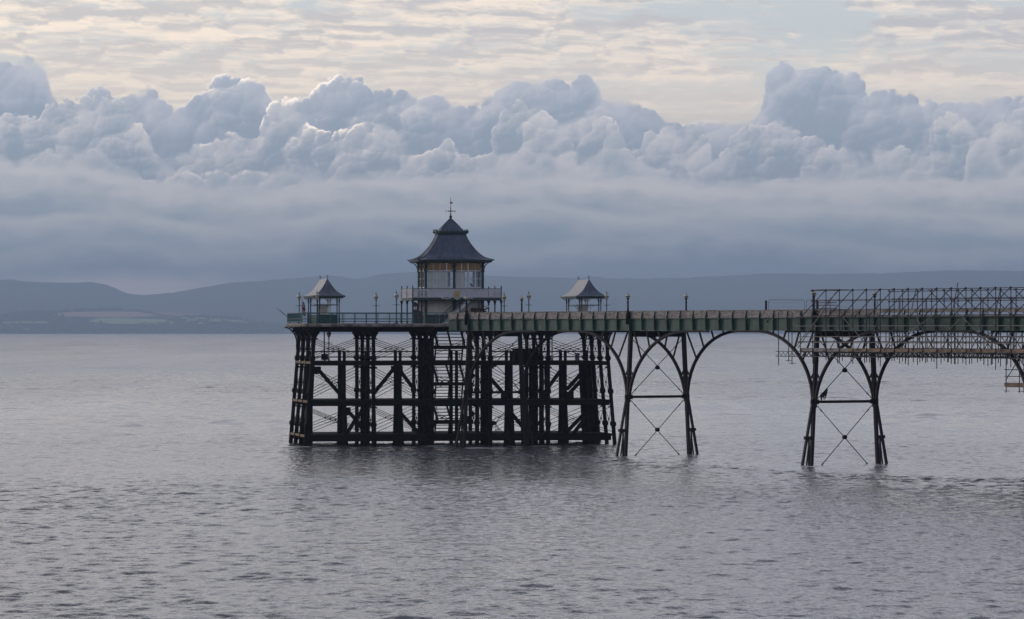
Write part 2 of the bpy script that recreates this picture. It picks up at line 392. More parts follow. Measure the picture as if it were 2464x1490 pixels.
# ------------------------------------------------------------------ water
def fft_patch(n, size, lmin, lmax, wind, spread, seed):
    rng = np.random.default_rng(seed)
    k = np.fft.fftfreq(n, size / n) * 2 * np.pi
    kx, ky = np.meshgrid(k, k, indexing='ij')
    kk = np.hypot(kx, ky); kk[0, 0] = 1
    ang = np.arctan2(ky, kx) - wind
    amp = kk ** -1.5 * (np.abs(np.cos(ang)) ** spread + 0.12)
    lam = 2 * np.pi / kk
    amp *= np.exp(-(lmin / lam) ** 4) * np.exp(-(lam / lmax) ** 4); amp[0, 0] = 0
    h = np.fft.ifft2(amp * (rng.normal(size=(n, n)) + 1j * rng.normal(size=(n, n)))).real
    return h / h.std()
WA = fft_patch(1024, 190.0, 0.62, 3.6, R(84), 0.8, 3)
WB = fft_patch(512, 370.0, 3.0, 12.0, R(98), 1.2, 5)
WM = fft_patch(256, 900.0, 60.0, 300.0, R(20), 0.0, 9)
def samp(P, size, x, y):
    n = P.shape[0]
    u = (x / size % 1.0) * n; v = (y / size % 1.0) * n
    i = np.floor(u).astype(int) % n; j = np.floor(v).astype(int) % n; a = u - np.floor(u); b = v - np.floor(v)
    i2 = (i + 1) % n; j2 = (j + 1) % n
    return P[i, j] * (1 - a) * (1 - b) + P[i2, j] * a * (1 - b) + P[i, j2] * (1 - a) * b + P[i2, j2] * a * b
def race(x, y):
    """rough water of the tide running off the piles: a band on the near side of the pier"""
    yc = 392.0 - (x + 24.0) * 1.02 - 12.0 + 5.0 * np.sin(x * 0.16)
    yc = np.where(x < 4, 385.0 - (x + 24) * 0.42, yc - 4.0)
    wdt = 11.0 + 6.0 * np.sin(x * 0.09 + 1.0)
    return np.exp(-((y - yc) / wdt) ** 2) * (1 / (1 + np.exp(-(x + 24.0) / 2.5)))
def wave_z(x, y):
    m = 0.85 + 0.26 * samp(WM, 900.0, x, y)
    calm = np.clip(m, 0.35, 1.35)
    r = race(x, y)
    return ((0.042 * samp(WA, 190.0, x, y) * calm * (1 + 1.3 * r) * np.clip((520.0 - y) / 200.0, 0.35, 1) + (0.019 + 0.046 * np.clip((y - 340.0) / 220.0, 0, 1)) * samp(WB, 370.0, x, y) * calm) * np.clip((1250.0 - y) / 350.0, 0, 1))
wv, wf = [], []
def wgrid(x0, x1, nx, y0, y1, ny, amp, ya=False):
    xs = np.linspace(x0, x1, nx + 1); ys = np.linspace(y0, y1, ny + 1)
    X, Y = np.meshgrid(xs, ys, indexing='ij')
    Z = np.zeros_like(X)
    if amp:
        e = np.minimum(X - x0, x1 - X) / 6.0
        if ya: e = np.minimum(e, (Y - y0) / 6.0)
        Z = wave_z(X, Y) * np.clip(e, 0, 1) * amp
    o = sum(len(a) for a in wv)
    wv.append(np.stack([X.ravel(), Y.ravel(), Z.ravel()], 1))
    i, j = np.meshgrid(np.arange(nx), np.arange(ny), indexing='ij')
    a = (i * (ny + 1) + j).ravel() + o
    wf.append(np.stack([a, a + ny + 1, a + ny + 2, a + 1], 1))
wgrid(-52, 52, 520, 132, 300.3, 840, 1.0, True)
wgrid(-72, 72, 700, 300, 450.8, 700, 1.0)
wgrid(-190, 190, 500, 450, 1250, 900, 1.0)
for x0, x1, y0, y1 in ((-190, -52, 132, 300), (52, 190, 132, 300), (-190, -72, 300, 450), (72, 190, 300, 450), (-190, 190, -300, 132), (-190, 190, 1250, 40000), (-9500, -190, -300, 40000), (190, 9500, -300, 40000)):
    wgrid(x0, x1, 1, y0, y1, 1, 0)
def fast_mesh(name, vs, fs):
    me = bpy.data.meshes.new(name)
    me.vertices.add(len(vs)); me.vertices.foreach_set('co', np.ascontiguousarray(vs, dtype=np.float32).ravel())
    k = fs.shape[1]
    me.loops.add(fs.size); me.loops.foreach_set('vertex_index', fs.astype(np.int32).ravel())
    me.polygons.add(len(fs)); me.polygons.foreach_set('loop_start', np.arange(0, fs.size, k, dtype=np.int32))
    me.polygons.foreach_set('use_smooth', np.ones(len(fs), bool))
    me.update(calc_edges=True); return me
wvs = np.concatenate(wv)
wme = fast_mesh('water', wvs, np.concatenate(wf))
# glints painted as pale streaks along the tide race, plus froth round the piles
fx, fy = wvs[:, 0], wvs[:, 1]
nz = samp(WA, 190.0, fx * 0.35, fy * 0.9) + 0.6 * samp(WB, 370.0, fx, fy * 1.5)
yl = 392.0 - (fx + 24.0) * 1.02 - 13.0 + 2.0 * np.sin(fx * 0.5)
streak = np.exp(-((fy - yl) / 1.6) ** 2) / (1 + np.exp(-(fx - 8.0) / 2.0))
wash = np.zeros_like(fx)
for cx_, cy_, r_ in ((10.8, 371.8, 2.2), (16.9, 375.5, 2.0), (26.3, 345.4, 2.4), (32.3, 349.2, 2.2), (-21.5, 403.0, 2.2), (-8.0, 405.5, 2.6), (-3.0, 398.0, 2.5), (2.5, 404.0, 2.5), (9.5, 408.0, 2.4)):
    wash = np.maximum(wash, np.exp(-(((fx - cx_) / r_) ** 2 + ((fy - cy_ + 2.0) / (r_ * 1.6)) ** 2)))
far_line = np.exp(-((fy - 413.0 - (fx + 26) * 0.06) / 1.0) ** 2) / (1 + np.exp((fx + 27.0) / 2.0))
glint_foam = np.clip(streak * 1.0 + wash * 0.8 + far_line * 0.9 + 0.30 * nz - 0.42, 0, 1) * 1.3 * np.clip(streak + wash + far_line, 0, 1)
fa = wme.attributes.new('glint_foam', 'FLOAT', 'POINT'); fa.data.foreach_set('value', glint_foam.astype(np.float32))
def watermat():
    m = bpy.data.materials.new('silty_sea_water'); m.use_nodes = True; t = m.node_tree; E.nt = t
    bs = t.nodes['Principled BSDF']; g = t.nodes.new('ShaderNodeNewGeometry')
    s = t.nodes.new('ShaderNodeSeparateXYZ'); t.links.new(g.outputs['Position'], s.inputs[0])
    x, y = E(s.outputs[0]), E(s.outputs[1])
    gust = noise(vec(x * 0.018 + y * 0.0006, y * 0.0022), 1.0, 6.0, 0.62)
    silt = noise(vec(x * 0.02, y * 0.006), 1.0, 4.0)
    fo = t.nodes.new('ShaderNodeAttribute'); fo.attribute_name = 'glint_foam'
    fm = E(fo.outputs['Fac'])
    E.put(bs, 'Base Color', mixc(fm, mixc(silt, (0.075, 0.073, 0.080), (0.112, 0.108, 0.114)), (0.62, 0.60, 0.58)))  # glints on the tide race go into the water colour as pale tone
    bs.inputs['IOR'].default_value = 1.333
    E.put(bs, 'Roughness', sstep(y, 250.0, 3000.0, 0.09, 0.24) + (gust - 0.5) * 0.20 + fm * 0.4)
    b = t.nodes.new('ShaderNodeBump'); b.inputs['Distance'].default_value = 1.0
    w1 = noise(vec(x * 1.5 + y * 0.2, y * 1.0), 1.0, 3.0, 0.6)
    w2 = noise(vec(x * 0.40, y * 0.10), 1.0, 4.0, 0.65)
    w3 = noise(vec(x * 0.12, y * 0.022), 1.0, 3.0, 0.6)
    far = sstep(y, 430.0, 950.0)
    E.put(b, 'Height', w1 * 0.11 + w2 * far * (gust * 1.5) * 1.5 + w3 * sstep(y, 450.0, 1200.0) * 5.0 + gust * sstep(y, 700.0, 1600.0) * 14.0)
    E.put(b, 'Strength', 1.0)
    t.links.new(b.outputs[0], bs.inputs['Normal'])
    return m
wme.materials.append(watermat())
water = bpy.data.objects.new('water', wme); C.objects.link(water)
tag(water, 'grey silty sea with small choppy waves', 'water', kind='structure')

# ------------------------------------------------------------------ far shore
def interp(P, x): return np.interp(x, [p[0] for p in P], [p[1] for p in P])
def vnoise(x, y, seed, octs=5):
    r = np.zeros_like(x, dtype=float); a = 1.0; rng = np.random.default_rng(seed)
    T = rng.random((256, 256))
    for o in range(octs):
        i = np.floor(x).astype(int); j = np.floor(y).astype(int); fx = x - i; fy = y - j
        fx = fx * fx * (3 - 2 * fx); fy = fy * fy * (3 - 2 * fy)
        g = lambda p, q: T[p % 256, q % 256]
        r += a * (g(i, j) * (1 - fx) * (1 - fy) + g(i + 1, j) * fx * (1 - fy) + g(i, j + 1) * (1 - fx) * fy + g(i + 1, j + 1) * fx * fy - 0.5)
        x, y, a = x * 2.03 + 17.1, y * 2.03 + 5.3, a * 0.5
    return r
ridge = [(-700,690),(-300,676),(-120,668),(0,672),(29,670.5),(58,674),(103,677),(144,678.8),(152,676.8),(217,677.3),(250,682),(273,689),(294,699.6),(308,704.8),(338,707.5),(382,706.2),(426,700),(470,693),(514,684),(558,678),(617,674),(705,668.5),(736,665),(773,662),(802,661.3),(828,664.7),(852,668.8),(874,666.5),(901,661),(938,655.5),(975,652.7),(1040,650),(1100,655),(1163,661.5),(1238,663.4),(1312,665.6),(1385,666.5),(1418,662.8),(1440,662.8),(1458,667.4),(1507,668.3),(1639,666.6),(1741,661.5),(1843,656),(1971,657.4),(2124,654.9),(2277,648),(2379,648),(2463,652),(2800,660),(3300,668)]
RD = 24500.0
SHORE = 17200.0
nx, ny = 620, 60
qx = np.linspace(-600, 3100, nx + 1); t = np.linspace(0, 1, ny + 1)
QX, T = np.meshgrid(qx, t, indexing='ij')
Yd = 19200.0 + (RD - 19200.0) * T
Xd = (QX - CX) / F * RD
ztop = H + (HY - interp(ridge, QX)) * RD / F
prof = np.where(T < 1, T ** 0.9, 1)
roll = vnoise(Xd / 900.0, Yd / 1400.0, 4) * 60.0 * np.sin(np.pi * np.clip(T, 0, 1))
edge = vnoise(Xd / 60.0, Yd / 300.0, 8, 3) * 7.0
Zd = (ztop - 6.0) * prof + roll + edge * T
vs = np.stack([Xd.ravel(), Yd.ravel(), Zd.ravel()], 1)
i, j = np.meshgrid(np.arange(nx), np.arange(ny), indexing='ij'); a = (i * (ny + 1) + j).ravel()
fs = np.stack([a, a + ny + 1, a + ny + 2, a + 1], 1)
back = vs.reshape(nx + 1, ny + 1, 3)[:, -1, :].copy(); back[:, 1] += 1500; back[:, 2] = 0      # the far side falls away
o = len(vs); vs = np.concatenate([vs, back])
k = np.arange(nx); fs = np.concatenate([fs, np.stack([k * (ny + 1) + ny, (k + 1) * (ny + 1) + ny, o + k + 1, o + k], 1)])
def landmat(name, a, b, c, s):
    m = bpy.data.materials.new(name); m.use_nodes = True; t_ = m.node_tree; E.nt = t_
    bs = t_.nodes['Principled BSDF']; g = t_.nodes.new('ShaderNodeNewGeometry')
    sx = t_.nodes.new('ShaderNodeSeparateXYZ'); t_.links.new(g.outputs['Position'], sx.inputs[0])
    p = vec(E(sx.outputs[0]) * 0.001, E(sx.outputs[1]) * 0.0004)
    n = noise(p, s, 6.0, 0.65); v = voro(p, s * 2.5)
    E.put(bs, 'Base Color', mixc(sstep(v, 0.1, 0.6), mixc(sstep(n, 0.35, 0.65), a, b), c)); bs.inputs['Roughness'].default_value = 0.95
    bs.inputs['Specular IOR Level'].default_value = 0.1
    return m
hm = fast_mesh('hills', vs, fs); hm.materials.append(landmat('moorland', (0.040, 0.055, 0.028), (0.075, 0.080, 0.050), (0.050, 0.060, 0.040), 3.0))
hills = bpy.data.objects.new('hills', hm); C.objects.link(hills); tag(hills, 'long blue moorland ridge on the far side of the estuary', 'hills', kind='structure')

# low coastal land in front of the hills; higher with fields at the left
def coast_h(x, y):
    q = CX + F * x / y
    left = interp([(-700, 95), (-100, 88), (60, 92), (160, 104), (330, 106), (470, 96), (560, 72), (640, 56), (760, 40), (900, 26), (1100, 14), (3200, 12)], q)
    s = np.clip((y - SHORE) / 1500.0, 0, 1)
    h = left * np.sin(s * np.pi / 2) ** 0.8
    h = h + vnoise(x / 400.0, y / 500.0, 21) * 12.0 * np.minimum(1, s * 4)
    return np.maximum(h, 0) + np.clip((y - SHORE) / 40.0, -1, 1) * 5.0
nx, ny = 460, 50
XX, YY = np.meshgrid(np.linspace(-3300, 3600, nx + 1), np.linspace(SHORE - 100, 20200.0, ny + 1), indexing='ij')
ZZ = coast_h(XX, YY) - 2.0
ZZ[:, -1] = 0
i, j = np.meshgrid(np.arange(nx), np.arange(ny), indexing='ij'); a = (i * (ny + 1) + j).ravel()
cm = fast_mesh('coastal_land', np.stack([XX.ravel(), YY.ravel(), ZZ.ravel()], 1), np.stack([a, a + ny + 1, a + ny + 2, a + 1], 1))
cm.materials.append(landmat('pasture_and_wood', (0.030, 0.045, 0.022), (0.055, 0.075, 0.035), (0.040, 0.055, 0.030), 9.0))
coast = bpy.data.objects.new('coastal_land', cm); C.objects.link(coast); tag(coast, 'low wooded coastal land along the far shore', 'land', kind='structure')

def ground_at(qx_, qy_):
    """where the view through a photo pixel meets the coastal land"""
    for y in np.arange(SHORE - 60, 20200, 8.0):
        p = at(qx_, qy_, y)
        if coast_h(np.array(p[0]), np.array(y)) - 2.0 >= p[2]: return V(p[0], y, p[2])
    return at(qx_, qy_, 18700.0)
def field(poly, col, label):
    m = mat('field_soil', col, 0.95, 0, 0.12, 0.02, spec=0.05)
    W_ = [ground_at(*p) for p in poly]
    c = sum(W_) / len(W_)
    mb = MB()
    # drape: subdivide each triangle of the fan
    def tri(a, b, d, n):
        pts = {}
        for r in range(n + 1):
            for s in range(n + 1 - r):
                p = a + (b - a) * r / n + (d - a) * s / n
                pts[r, s] = (p[0], p[1], float(coast_h(np.array(p[0]), np.array(p[1]))) + 2.5)
        for r in range(n):
            for s in range(n - r):
                mb.add([pts[r, s], pts[r + 1, s], pts[r, s + 1]], [(0, 1, 2)])
                if s < n - r - 1: mb.add([pts[r + 1, s], pts[r + 1, s + 1], pts[r, s + 1]], [(0, 1, 2)])
    for p, q in zip(W_, W_[1:] + W_[:1]): tri(c, p, q, 6)
    o = obj('field', mb, m); tag(o, label, 'field', kind='structure')
field([(140, 757), (200, 752), (255, 752), (330, 752), (380, 763), (300, 767), (240, 766), (180, 765), (120, 764)], (0.60, 0.40, 0.32), 'pinkish ploughed field at the top of the far low hill')
field([(345, 751), (420, 753), (500, 762), (440, 764), (390, 760)], (0.42, 0.28, 0.22), 'small brown field right of the ploughed field')
field([(240, 768), (330, 769), (440, 772), (540, 778), (480, 783), (360, 783), (270, 782), (210, 777)], (0.42, 0.57, 0.25), 'bright green pasture below the ploughed field')
field([(380, 765), (450, 765), (580, 774), (600, 780), (540, 777), (440, 770)], (0.36, 0.49, 0.22), 'narrow green pasture right of the bright one')
field([(8, 777), (60, 776), (130, 778), (120, 781), (60, 781), (5, 781)], (0.36, 0.46, 0.23), 'thin green strip of pasture at the far left')

# woodland and hedges: far mass of small crowns nobody could count
wood = MB(); rng = random.Random(11)
ICO = [(0, 0, 1)] + [(0.894 * math.cos(k * 1.2566), 0.894 * math.sin(k * 1.2566), 0.447) for k in range(5)] + [(0.894 * math.cos(k * 1.2566 + 0.628), 0.894 * math.sin(k * 1.2566 + 0.628), -0.447) for k in range(5)] + [(0, 0, -1)]
ICF = [(0, 1 + k, 1 + (k + 1) % 5) for k in range(5)] + [(1 + k, 6 + k, 1 + (k + 1) % 5) for k in range(5)] + [(1 + (k + 1) % 5, 6 + k, 6 + (k + 1) % 5) for k in range(5)] + [(11, 6 + (k + 1) % 5, 6 + k) for k in range(5)]
def crown(x, y, r):
    z = float(coast_h(np.array(x), np.array(y)))
    wood.add([(x + r * p[0] * rng.uniform(0.8, 1.2), y + r * p[1], z + r * 0.7 + r * p[2] * rng.uniform(0.7, 1.15)) for p in ICO], ICF)
def hedge(q0, q1, n, r0, r1, jit):
    a_, b_ = ground_at(*q0), ground_at(*q1)
    for _ in range(n):
        t_ = rng.random(); p = a_ + (b_ - a_) * t_
        crown(p[0] + rng.gauss(0, jit), p[1] + rng.gauss(0, jit * 2), rng.uniform(r0, r1) * 0.62)
for q0, q1, n, r0, r1, j_ in [((195, 752), (275, 749), 110, 8, 18, 20), ((120, 754), (180, 751), 40, 6, 12, 14), ((318, 752), (332, 749), 16, 6, 12, 6), ((343, 754), (360, 754), 10, 5, 9, 6),
        ((0, 772), (110, 768), 130, 8, 20, 40), ((120, 775), (210, 778), 90, 8, 16, 30), ((0, 799), (650, 799), 420, 7, 16, 40), ((0, 790), (200, 794), 120, 6, 14, 30), ((200, 791), (520, 794), 160, 7, 12, 24),
        ((240, 767.5), (440, 771), 70, 3, 7, 4), ((390, 764), (500, 773), 50, 4, 9, 6), ((415, 770), (440, 779), 50, 7, 15, 14), ((460, 765), (590, 770), 90, 6, 14, 26), ((430, 784), (640, 786), 200, 7, 14, 50),
        ((330, 784), (470, 780), 60, 5, 10, 14), ((600, 785), (690, 793), 120, 7, 14, 40), ((650, 800), (1250, 800), 260, 6, 13, 50), ((1250, 800), (2463, 800), 420, 5, 12, 60), ((30, 755), (110, 760), 60, 8, 15, 40)]:
    hedge(q0, q1, n, r0, r1, j_)
wo_ = obj('woodland', wood, mat('dark_leaf', (0.035, 0.050, 0.024), 0.95, 0, 0.4, 0.01, spec=0.1))
tag(wo_, 'dark woods and hedgerows along the far shore', 'woodland', kind='stuff')

# a few far buildings
def shed(q0, q1, qtop, label, colr):
    a_ = ground_at(q0[0], q0[1]); b_ = a_ + V((q1 - q0[0]) / F * a_[1], 0, 0)
    h_ = (q0[1] - qtop) / F * a_[1]
    t_ = thing('shed', (a_ + b_) / 2 - V(0, 0, 2), label, 'shed', 'pale sheds on the far shore')
    w_ = MB(); w_.box((a_ + b_) / 2 + V(0, 12, h_ * 0.3 - 1), (b_ - a_) / 2, (0, 12, 0), h_ * 0.3 + 1); obj('wall', w_, mat('shed_wall', colr, 0.8, 0, 0.1, 0.05), t_)
    r_ = MB(); z0 = a_[2] + h_ * 0.6; r_.prism([V(a_[0] - 1, a_[1] - 1, z0), V(a_[0] - 1, a_[1] + 25, z0), V(a_[0] - 1, a_[1] + 12, z0 + h_ * 0.4)], V(b_[0] - a_[0] + 2, 0, 0)); obj('roof', r_, mat('shed_roof', tuple(c * 0.9 for c in colr), 0.7, 0, 0.1, 0.05), t_)
shed((0, 789), 45, 784.5, 'long pale shed at the far left of the far shore', (0.50, 0.50, 0.52))
shed((42, 790.5), 82, 786, 'pale shed beside the leftmost long shed', (0.46, 0.46, 0.48))
shed((52, 795), 112, 791.5, 'low long pale shed nearest the water at the left', (0.52, 0.51, 0.52))
shed((150, 795.5), 178, 793.5, 'short low pale shed right of the other sheds', (0.45, 0.45, 0.46))
shed((684, 800), 695, 796, 'small white waterside building just left of the pier head', (0.62, 0.62, 0.64))

# electricity pylons on the far shore
def pylon(q, top, bot, D, label):
    b_ = at(q, bot, D); t_ = at(q, top, D); hgt = t_[2] - b_[2]
    p = thing('electricity_pylon', b_, label, 'pylon', 'electricity pylons on the far shore')
    m_ = MB(); w0, w1 = hgt * 0.10, hgt * 0.03
    for sx in (-1, 1):
        for sy in (-1, 1): m_.beam(b_ + V(sx * w0, sy * w0, -15), b_ + V(sx * w1, sy * w1, hgt), 1.5, 1.5)
    for k_ in range(9):
        z0, z1 = hgt * k_ / 9, hgt * (k_ + 1) / 9; f0 = w0 + (w1 - w0) * k_ / 9; f1 = w0 + (w1 - w0) * (k_ + 1) / 9
        for s_ in (-1, 1): m_.beam(b_ + V(-s_ * f0, -w1, z0), b_ + V(s_ * f1, -w1, z1), 0.9, 0.9)
    obj('tower', m_, M['steel'], p)
    for k_, wd in ((0.98, 0.22), (0.82, 0.27), (0.66, 0.20)):
        a_ = MB(); a_.prism([b_ + V(-wd * hgt, 0, hgt * k_), b_ + V(0, -1, hgt * k_ + 3), b_ + V(wd * hgt, 0, hgt * k_), b_ + V(0, -1, hgt * k_ - 1)], (0, 1.5, 0)); obj('cross_arm', a_, M['steel'], p)
pylon(1477, 720, 790, 17600.0, 'lattice pylon seen just right of the right-hand shelter')
pylon(1182, 732, 790, 18400.0, 'fainter pylon seen just right of the pavilion')
# ------------------------------------------------------------------ frames of the pier head (u along the front, v away) and of the neck (s towards the shore, w across)
HO = V(-20.18, 404.0); HU = V(0.983, 0.182); HV = V(-0.182, 0.983)
def PH(u, v, z): return V(HO[0] + u * HU[0] + v * HV[0], HO[1] + u * HU[1] + v * HV[1], z)
NO = V(-4.302, 398.7); NE = V(0.509, -0.861); NN = V(0.861, 0.509)
def PN(s, w, z): return V(NO[0] + s * NE[0] + w * NN[0], NO[1] + s * NE[1] + w * NN[1], z)
def U(q, v):
    k = (q - CX) / F
    return (k * (HO[1] + HV[1] * v) - HO[0] - HV[0] * v) / (HU[0] - HU[1] * k)
def S(q, w):
    k = (q - CX) / F
    return (k * (NO[1] + NN[1] * w) - NO[0] - NN[0] * w) / (NE[0] - NE[1] * k)
def ZH(qy, u, v): return H - (qy - HY) / F * PH(u, v, 0)[1]
def ZN(qy, s, w): return H - (qy - HY) / F * PN(s, w, 0)[1]
HU3, HV3, NE3, NN3, Z3 = V(*HU, 0), V(*HV, 0), V(*NE, 0), V(*NN, 0), V(0, 0, 1)
BAY = 6.085
GU = [k * BAY for k in range(6)]
RV = [0.0, 4.0, 8.0, 12.0]
def rounded(u0, u1, v0, v1, r, n=7):
    P = []
    for cu, cv, a0 in ((u0 + r, v0 + r, 180), (u1 - r, v0 + r, 270), (u1 - r, v1 - r, 0), (u0 + r, v1 - r, 90)):
        for k in range(n + 1):
            a = R(a0 + 90 * k / n); P.append((cu + r * math.cos(a), cv + r * math.sin(a)))
    return P

# --- pier head: iron columns carrying the deck
ph = thing('pier_platform', PH(15.2, 6, 0), 'long timber-decked pier head standing on rows of black iron columns in the sea', 'pier head')
m_ = MB(); m_.prism([PH(u, v, 12.40) for u, v in rounded(-1.42, 31.82, -1.32, 13.32, 1.9)], (0, 0, 0.12)); obj('deck', m_, M['deck'], ph)
m_ = MB(); out = rounded(-1.5, 31.9, -1.4, 13.4, 2.0, 9); inn = rounded(-1.3, 31.7, -1.2, 13.2, 1.8, 9); n = len(out)
for k in range(n):
    a, b = out[k], out[(k + 1) % n]; c, d = inn[k], inn[(k + 1) % n]
    m_.add([PH(*a, 12.18), PH(*b, 12.18), PH(*b, 12.55), PH(*a, 12.55), PH(*c, 12.18), PH(*d, 12.18), PH(*d, 12.55), PH(*c, 12.55)], [(0, 1, 2, 3), (4, 7, 6, 5), (3, 2, 6, 7), (1, 0, 4, 5)], True)
obj('edge_band', m_, M['concrete'], ph)
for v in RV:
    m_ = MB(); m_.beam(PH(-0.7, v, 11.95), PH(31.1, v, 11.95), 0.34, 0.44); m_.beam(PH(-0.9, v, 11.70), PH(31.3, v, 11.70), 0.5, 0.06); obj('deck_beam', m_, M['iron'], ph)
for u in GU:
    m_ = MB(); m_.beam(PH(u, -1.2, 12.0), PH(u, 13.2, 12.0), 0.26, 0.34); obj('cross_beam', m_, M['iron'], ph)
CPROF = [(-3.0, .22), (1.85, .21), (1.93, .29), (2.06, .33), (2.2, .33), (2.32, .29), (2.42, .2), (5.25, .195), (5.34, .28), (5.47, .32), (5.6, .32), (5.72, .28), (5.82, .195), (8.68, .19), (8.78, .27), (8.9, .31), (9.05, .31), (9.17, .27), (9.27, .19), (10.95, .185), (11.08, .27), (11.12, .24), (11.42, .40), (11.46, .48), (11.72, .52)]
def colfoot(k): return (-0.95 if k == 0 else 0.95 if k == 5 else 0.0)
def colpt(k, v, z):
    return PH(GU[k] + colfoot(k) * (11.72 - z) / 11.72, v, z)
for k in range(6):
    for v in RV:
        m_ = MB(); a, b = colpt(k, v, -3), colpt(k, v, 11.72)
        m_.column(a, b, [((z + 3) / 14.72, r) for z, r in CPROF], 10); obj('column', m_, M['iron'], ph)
for k, sg in ((0, -1), (5, 1)):
    for v in RV:
        pts = []
        for j in range(11):
            a = R(90 * j / 10); pts.append(PH(GU[k] + sg * (0.28 + 1.3 * (1 - math.cos(a))), v, 10.35 + 1.8 * math.sin(a)))
        m_ = MB(); m_.band(pts, 0.22, 0.13, HV3); m_.beam(pts[0] - V(0, 0, 0.5), pts[0] + V(0, 0, 0.1), 0.2, 0.2); obj('bracket', m_, M['iron_brown' if sg < 0 else 'iron'], ph)
LEV = [(8.2, 8.65), (4.05, 4.66), (0.42, 1.14)]
PAN = [(11.0, 8.80), (8.05, 4.80), (3.95, 1.25)]
for k in range(5):
    for v in RV:
        for zt, zb in PAN:
            if k == 2 and v < 5: continue
            m_ = MB()
            m_.tube(colpt(k, v, zt), colpt(k + 1, v, zb), 0.030, n=5); m_.tube(colpt(k + 1, v, zt), colpt(k, v, zb), 0.030, n=5)
            c = (colpt(k, v, zt) + colpt(k + 1, v, zb)) / 2; m_.lathe(c - V(0, 0, .1), [(.03, 0), (.09, .05), (.09, .15), (.03, .2)], 6)
            for kk, sg in ((k, 1), (k + 1, -1)): m_.beam(colpt(kk, v, zt) + HU3 * sg * 0.18, colpt(kk, v, zt) + HU3 * sg * 0.36 - V(0, 0, .08), 0.08, 0.16)
            obj('cross_brace', m_, M['iron'], ph)
for k in range(6):
    for v in RV[:3]:
        for zt, zb in PAN:
            m_ = MB(); m_.tube(colpt(k, v, zt), colpt(k, v + 4, zb), 0.026, n=5); m_.tube(colpt(k, v + 4, zt), colpt(k, v, zb), 0.026, n=5)
            c = (colpt(k, v, zt) + colpt(k, v + 4, zb)) / 2; m_.lathe(c - V(0, 0, .1), [(.03, 0), (.1, .05), (.1, .15), (.03, .2)], 6)
            obj('tie_rod', m_, M['iron'], ph)

# --- timber landing stage between the columns
ls = thing('landing_stage', PH(15.2, 6, 0.4), 'black timber landing stage of beams, piles and raking braces under the pier head', 'landing stage')
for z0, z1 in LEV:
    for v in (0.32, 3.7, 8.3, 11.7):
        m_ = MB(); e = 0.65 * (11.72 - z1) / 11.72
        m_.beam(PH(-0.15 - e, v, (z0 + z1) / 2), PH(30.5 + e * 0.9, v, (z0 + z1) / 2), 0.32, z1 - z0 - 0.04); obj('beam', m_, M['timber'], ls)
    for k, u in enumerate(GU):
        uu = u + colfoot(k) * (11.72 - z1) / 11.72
        m_ = MB(); m_.beam(PH(uu - 0.06, 0.2, z1 - 0.14), PH(uu - 0.06, 11.8, z1 - 0.14), 0.16, 0.24); obj('cross_beam', m_, M['plank'] if k == 0 else M['timber'], ls)  # left-end beams get paler wood in place of light from the left
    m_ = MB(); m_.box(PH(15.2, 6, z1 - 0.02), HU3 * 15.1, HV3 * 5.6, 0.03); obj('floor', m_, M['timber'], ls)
for z in (9.06, 9.62):
    for v in (0.5, 11.6):
        m_ = MB(); m_.tube(PH(0, v, z), PH(12.1, v, z), 0.035, n=6); m_.tube(PH(18.4, v, z), PH(30.4, v, z), 0.035, n=6); obj('handrail', m_, M['iron'], ls)
def pile(q, v, ztop, w, zb=-3.0, dz=0.0, dark='timber', lean=0.0):
    u = U(q, v); m_ = MB()
    m_.column(PH(u + lean, v, zb), PH(u, v, ztop), [(0, w * .56), (0.35, w * .54), (0.9, w * .5), (1, w * .47)], 8); obj('pile', m_, M[dark], ls)
for q in (828, 962.5, 1229.5, 1359.5):
    pile(q, 1.0, 9.72, 0.34); pile(q - 11.5, 4.4, 9.78, 0.36)
    pile(q - 3, 2.2, 8.2, 0.34, lean=0.5); pile(q - 9, 5.2, 8.2, 0.34, lean=-0.3); pile(q - 6, 7.5, 8.2, 0.30)
pile(1085, 4.2, 9.8, 0.36); pile(1098, 1.2, 9.7, 0.34); pile(1411, 5.5, 9.75, 0.34); pile(748, 6.0, 9.7, 0.34); pile(880, 5.0, 9.7, 0.34); pile(1018, 6.5, 9.7, 0.4)
for q in (1010, 1024, 1036, 1172): pile(q, 2.6, 8.3, 0.42)
for q in (1017, 1031, 1148): pile(q, 6.4, 11.0, 0.38)
for q in (896, 1252, 1300, 1312): pile(q, 7.2, 8.3, 0.34, lean=0.35)
for q in (1020, 1160): pile(q, 9.0, 8.3, 0.40)
for q in (735, 744, 753): pile(q, 6.5, 8.2, 0.36, lean=-0.55)
for q in (1418, 1428, 1405, 1396): pile(q, 6.0, 8.2, 0.42, lean=0.6)
for q in (872, 884, 1276, 1290, 1304): pile(q, 5.2, 8.3, 0.36)
def brace(x0, y0, x1, y1, w=0.36, v=0.9, zoom=4):
    if zoom == 4: q0, p0, q1, p1 = (1100 + x0 / 2.759) * .6027, (1280 + y0 / 2.759) * .6027, (1100 + x1 / 2.759) * .6027, (1280 + y1 / 2.759) * .6027
    else: q0, p0, q1, p1 = (1700 + x0 / 2.759) * .6027, (1280 + y0 / 2.759) * .6027, (1700 + x1 / 2.759) * .6027, (1280 + y1 / 2.759) * .6027
    u0, u1 = U(q0, v), U(q1, v); m_ = MB()
    m_.beam(PH(u0, v, ZH(p0, u0, v)), PH(u1, v, ZH(p1, u1, v)), w, w); obj('raking_brace', m_, M['timber'], ls)
for a in ((470, 540, 715, 820), (1300, 530, 1095, 785), (1375, 560, 1530, 765), (800, 1000, 890, 1100), (955, 985, 880, 1095), (880, 1085, 775, 1265), (870, 1080, 980, 1230), (1390, 1035, 1600, 1265)): brace(*a)
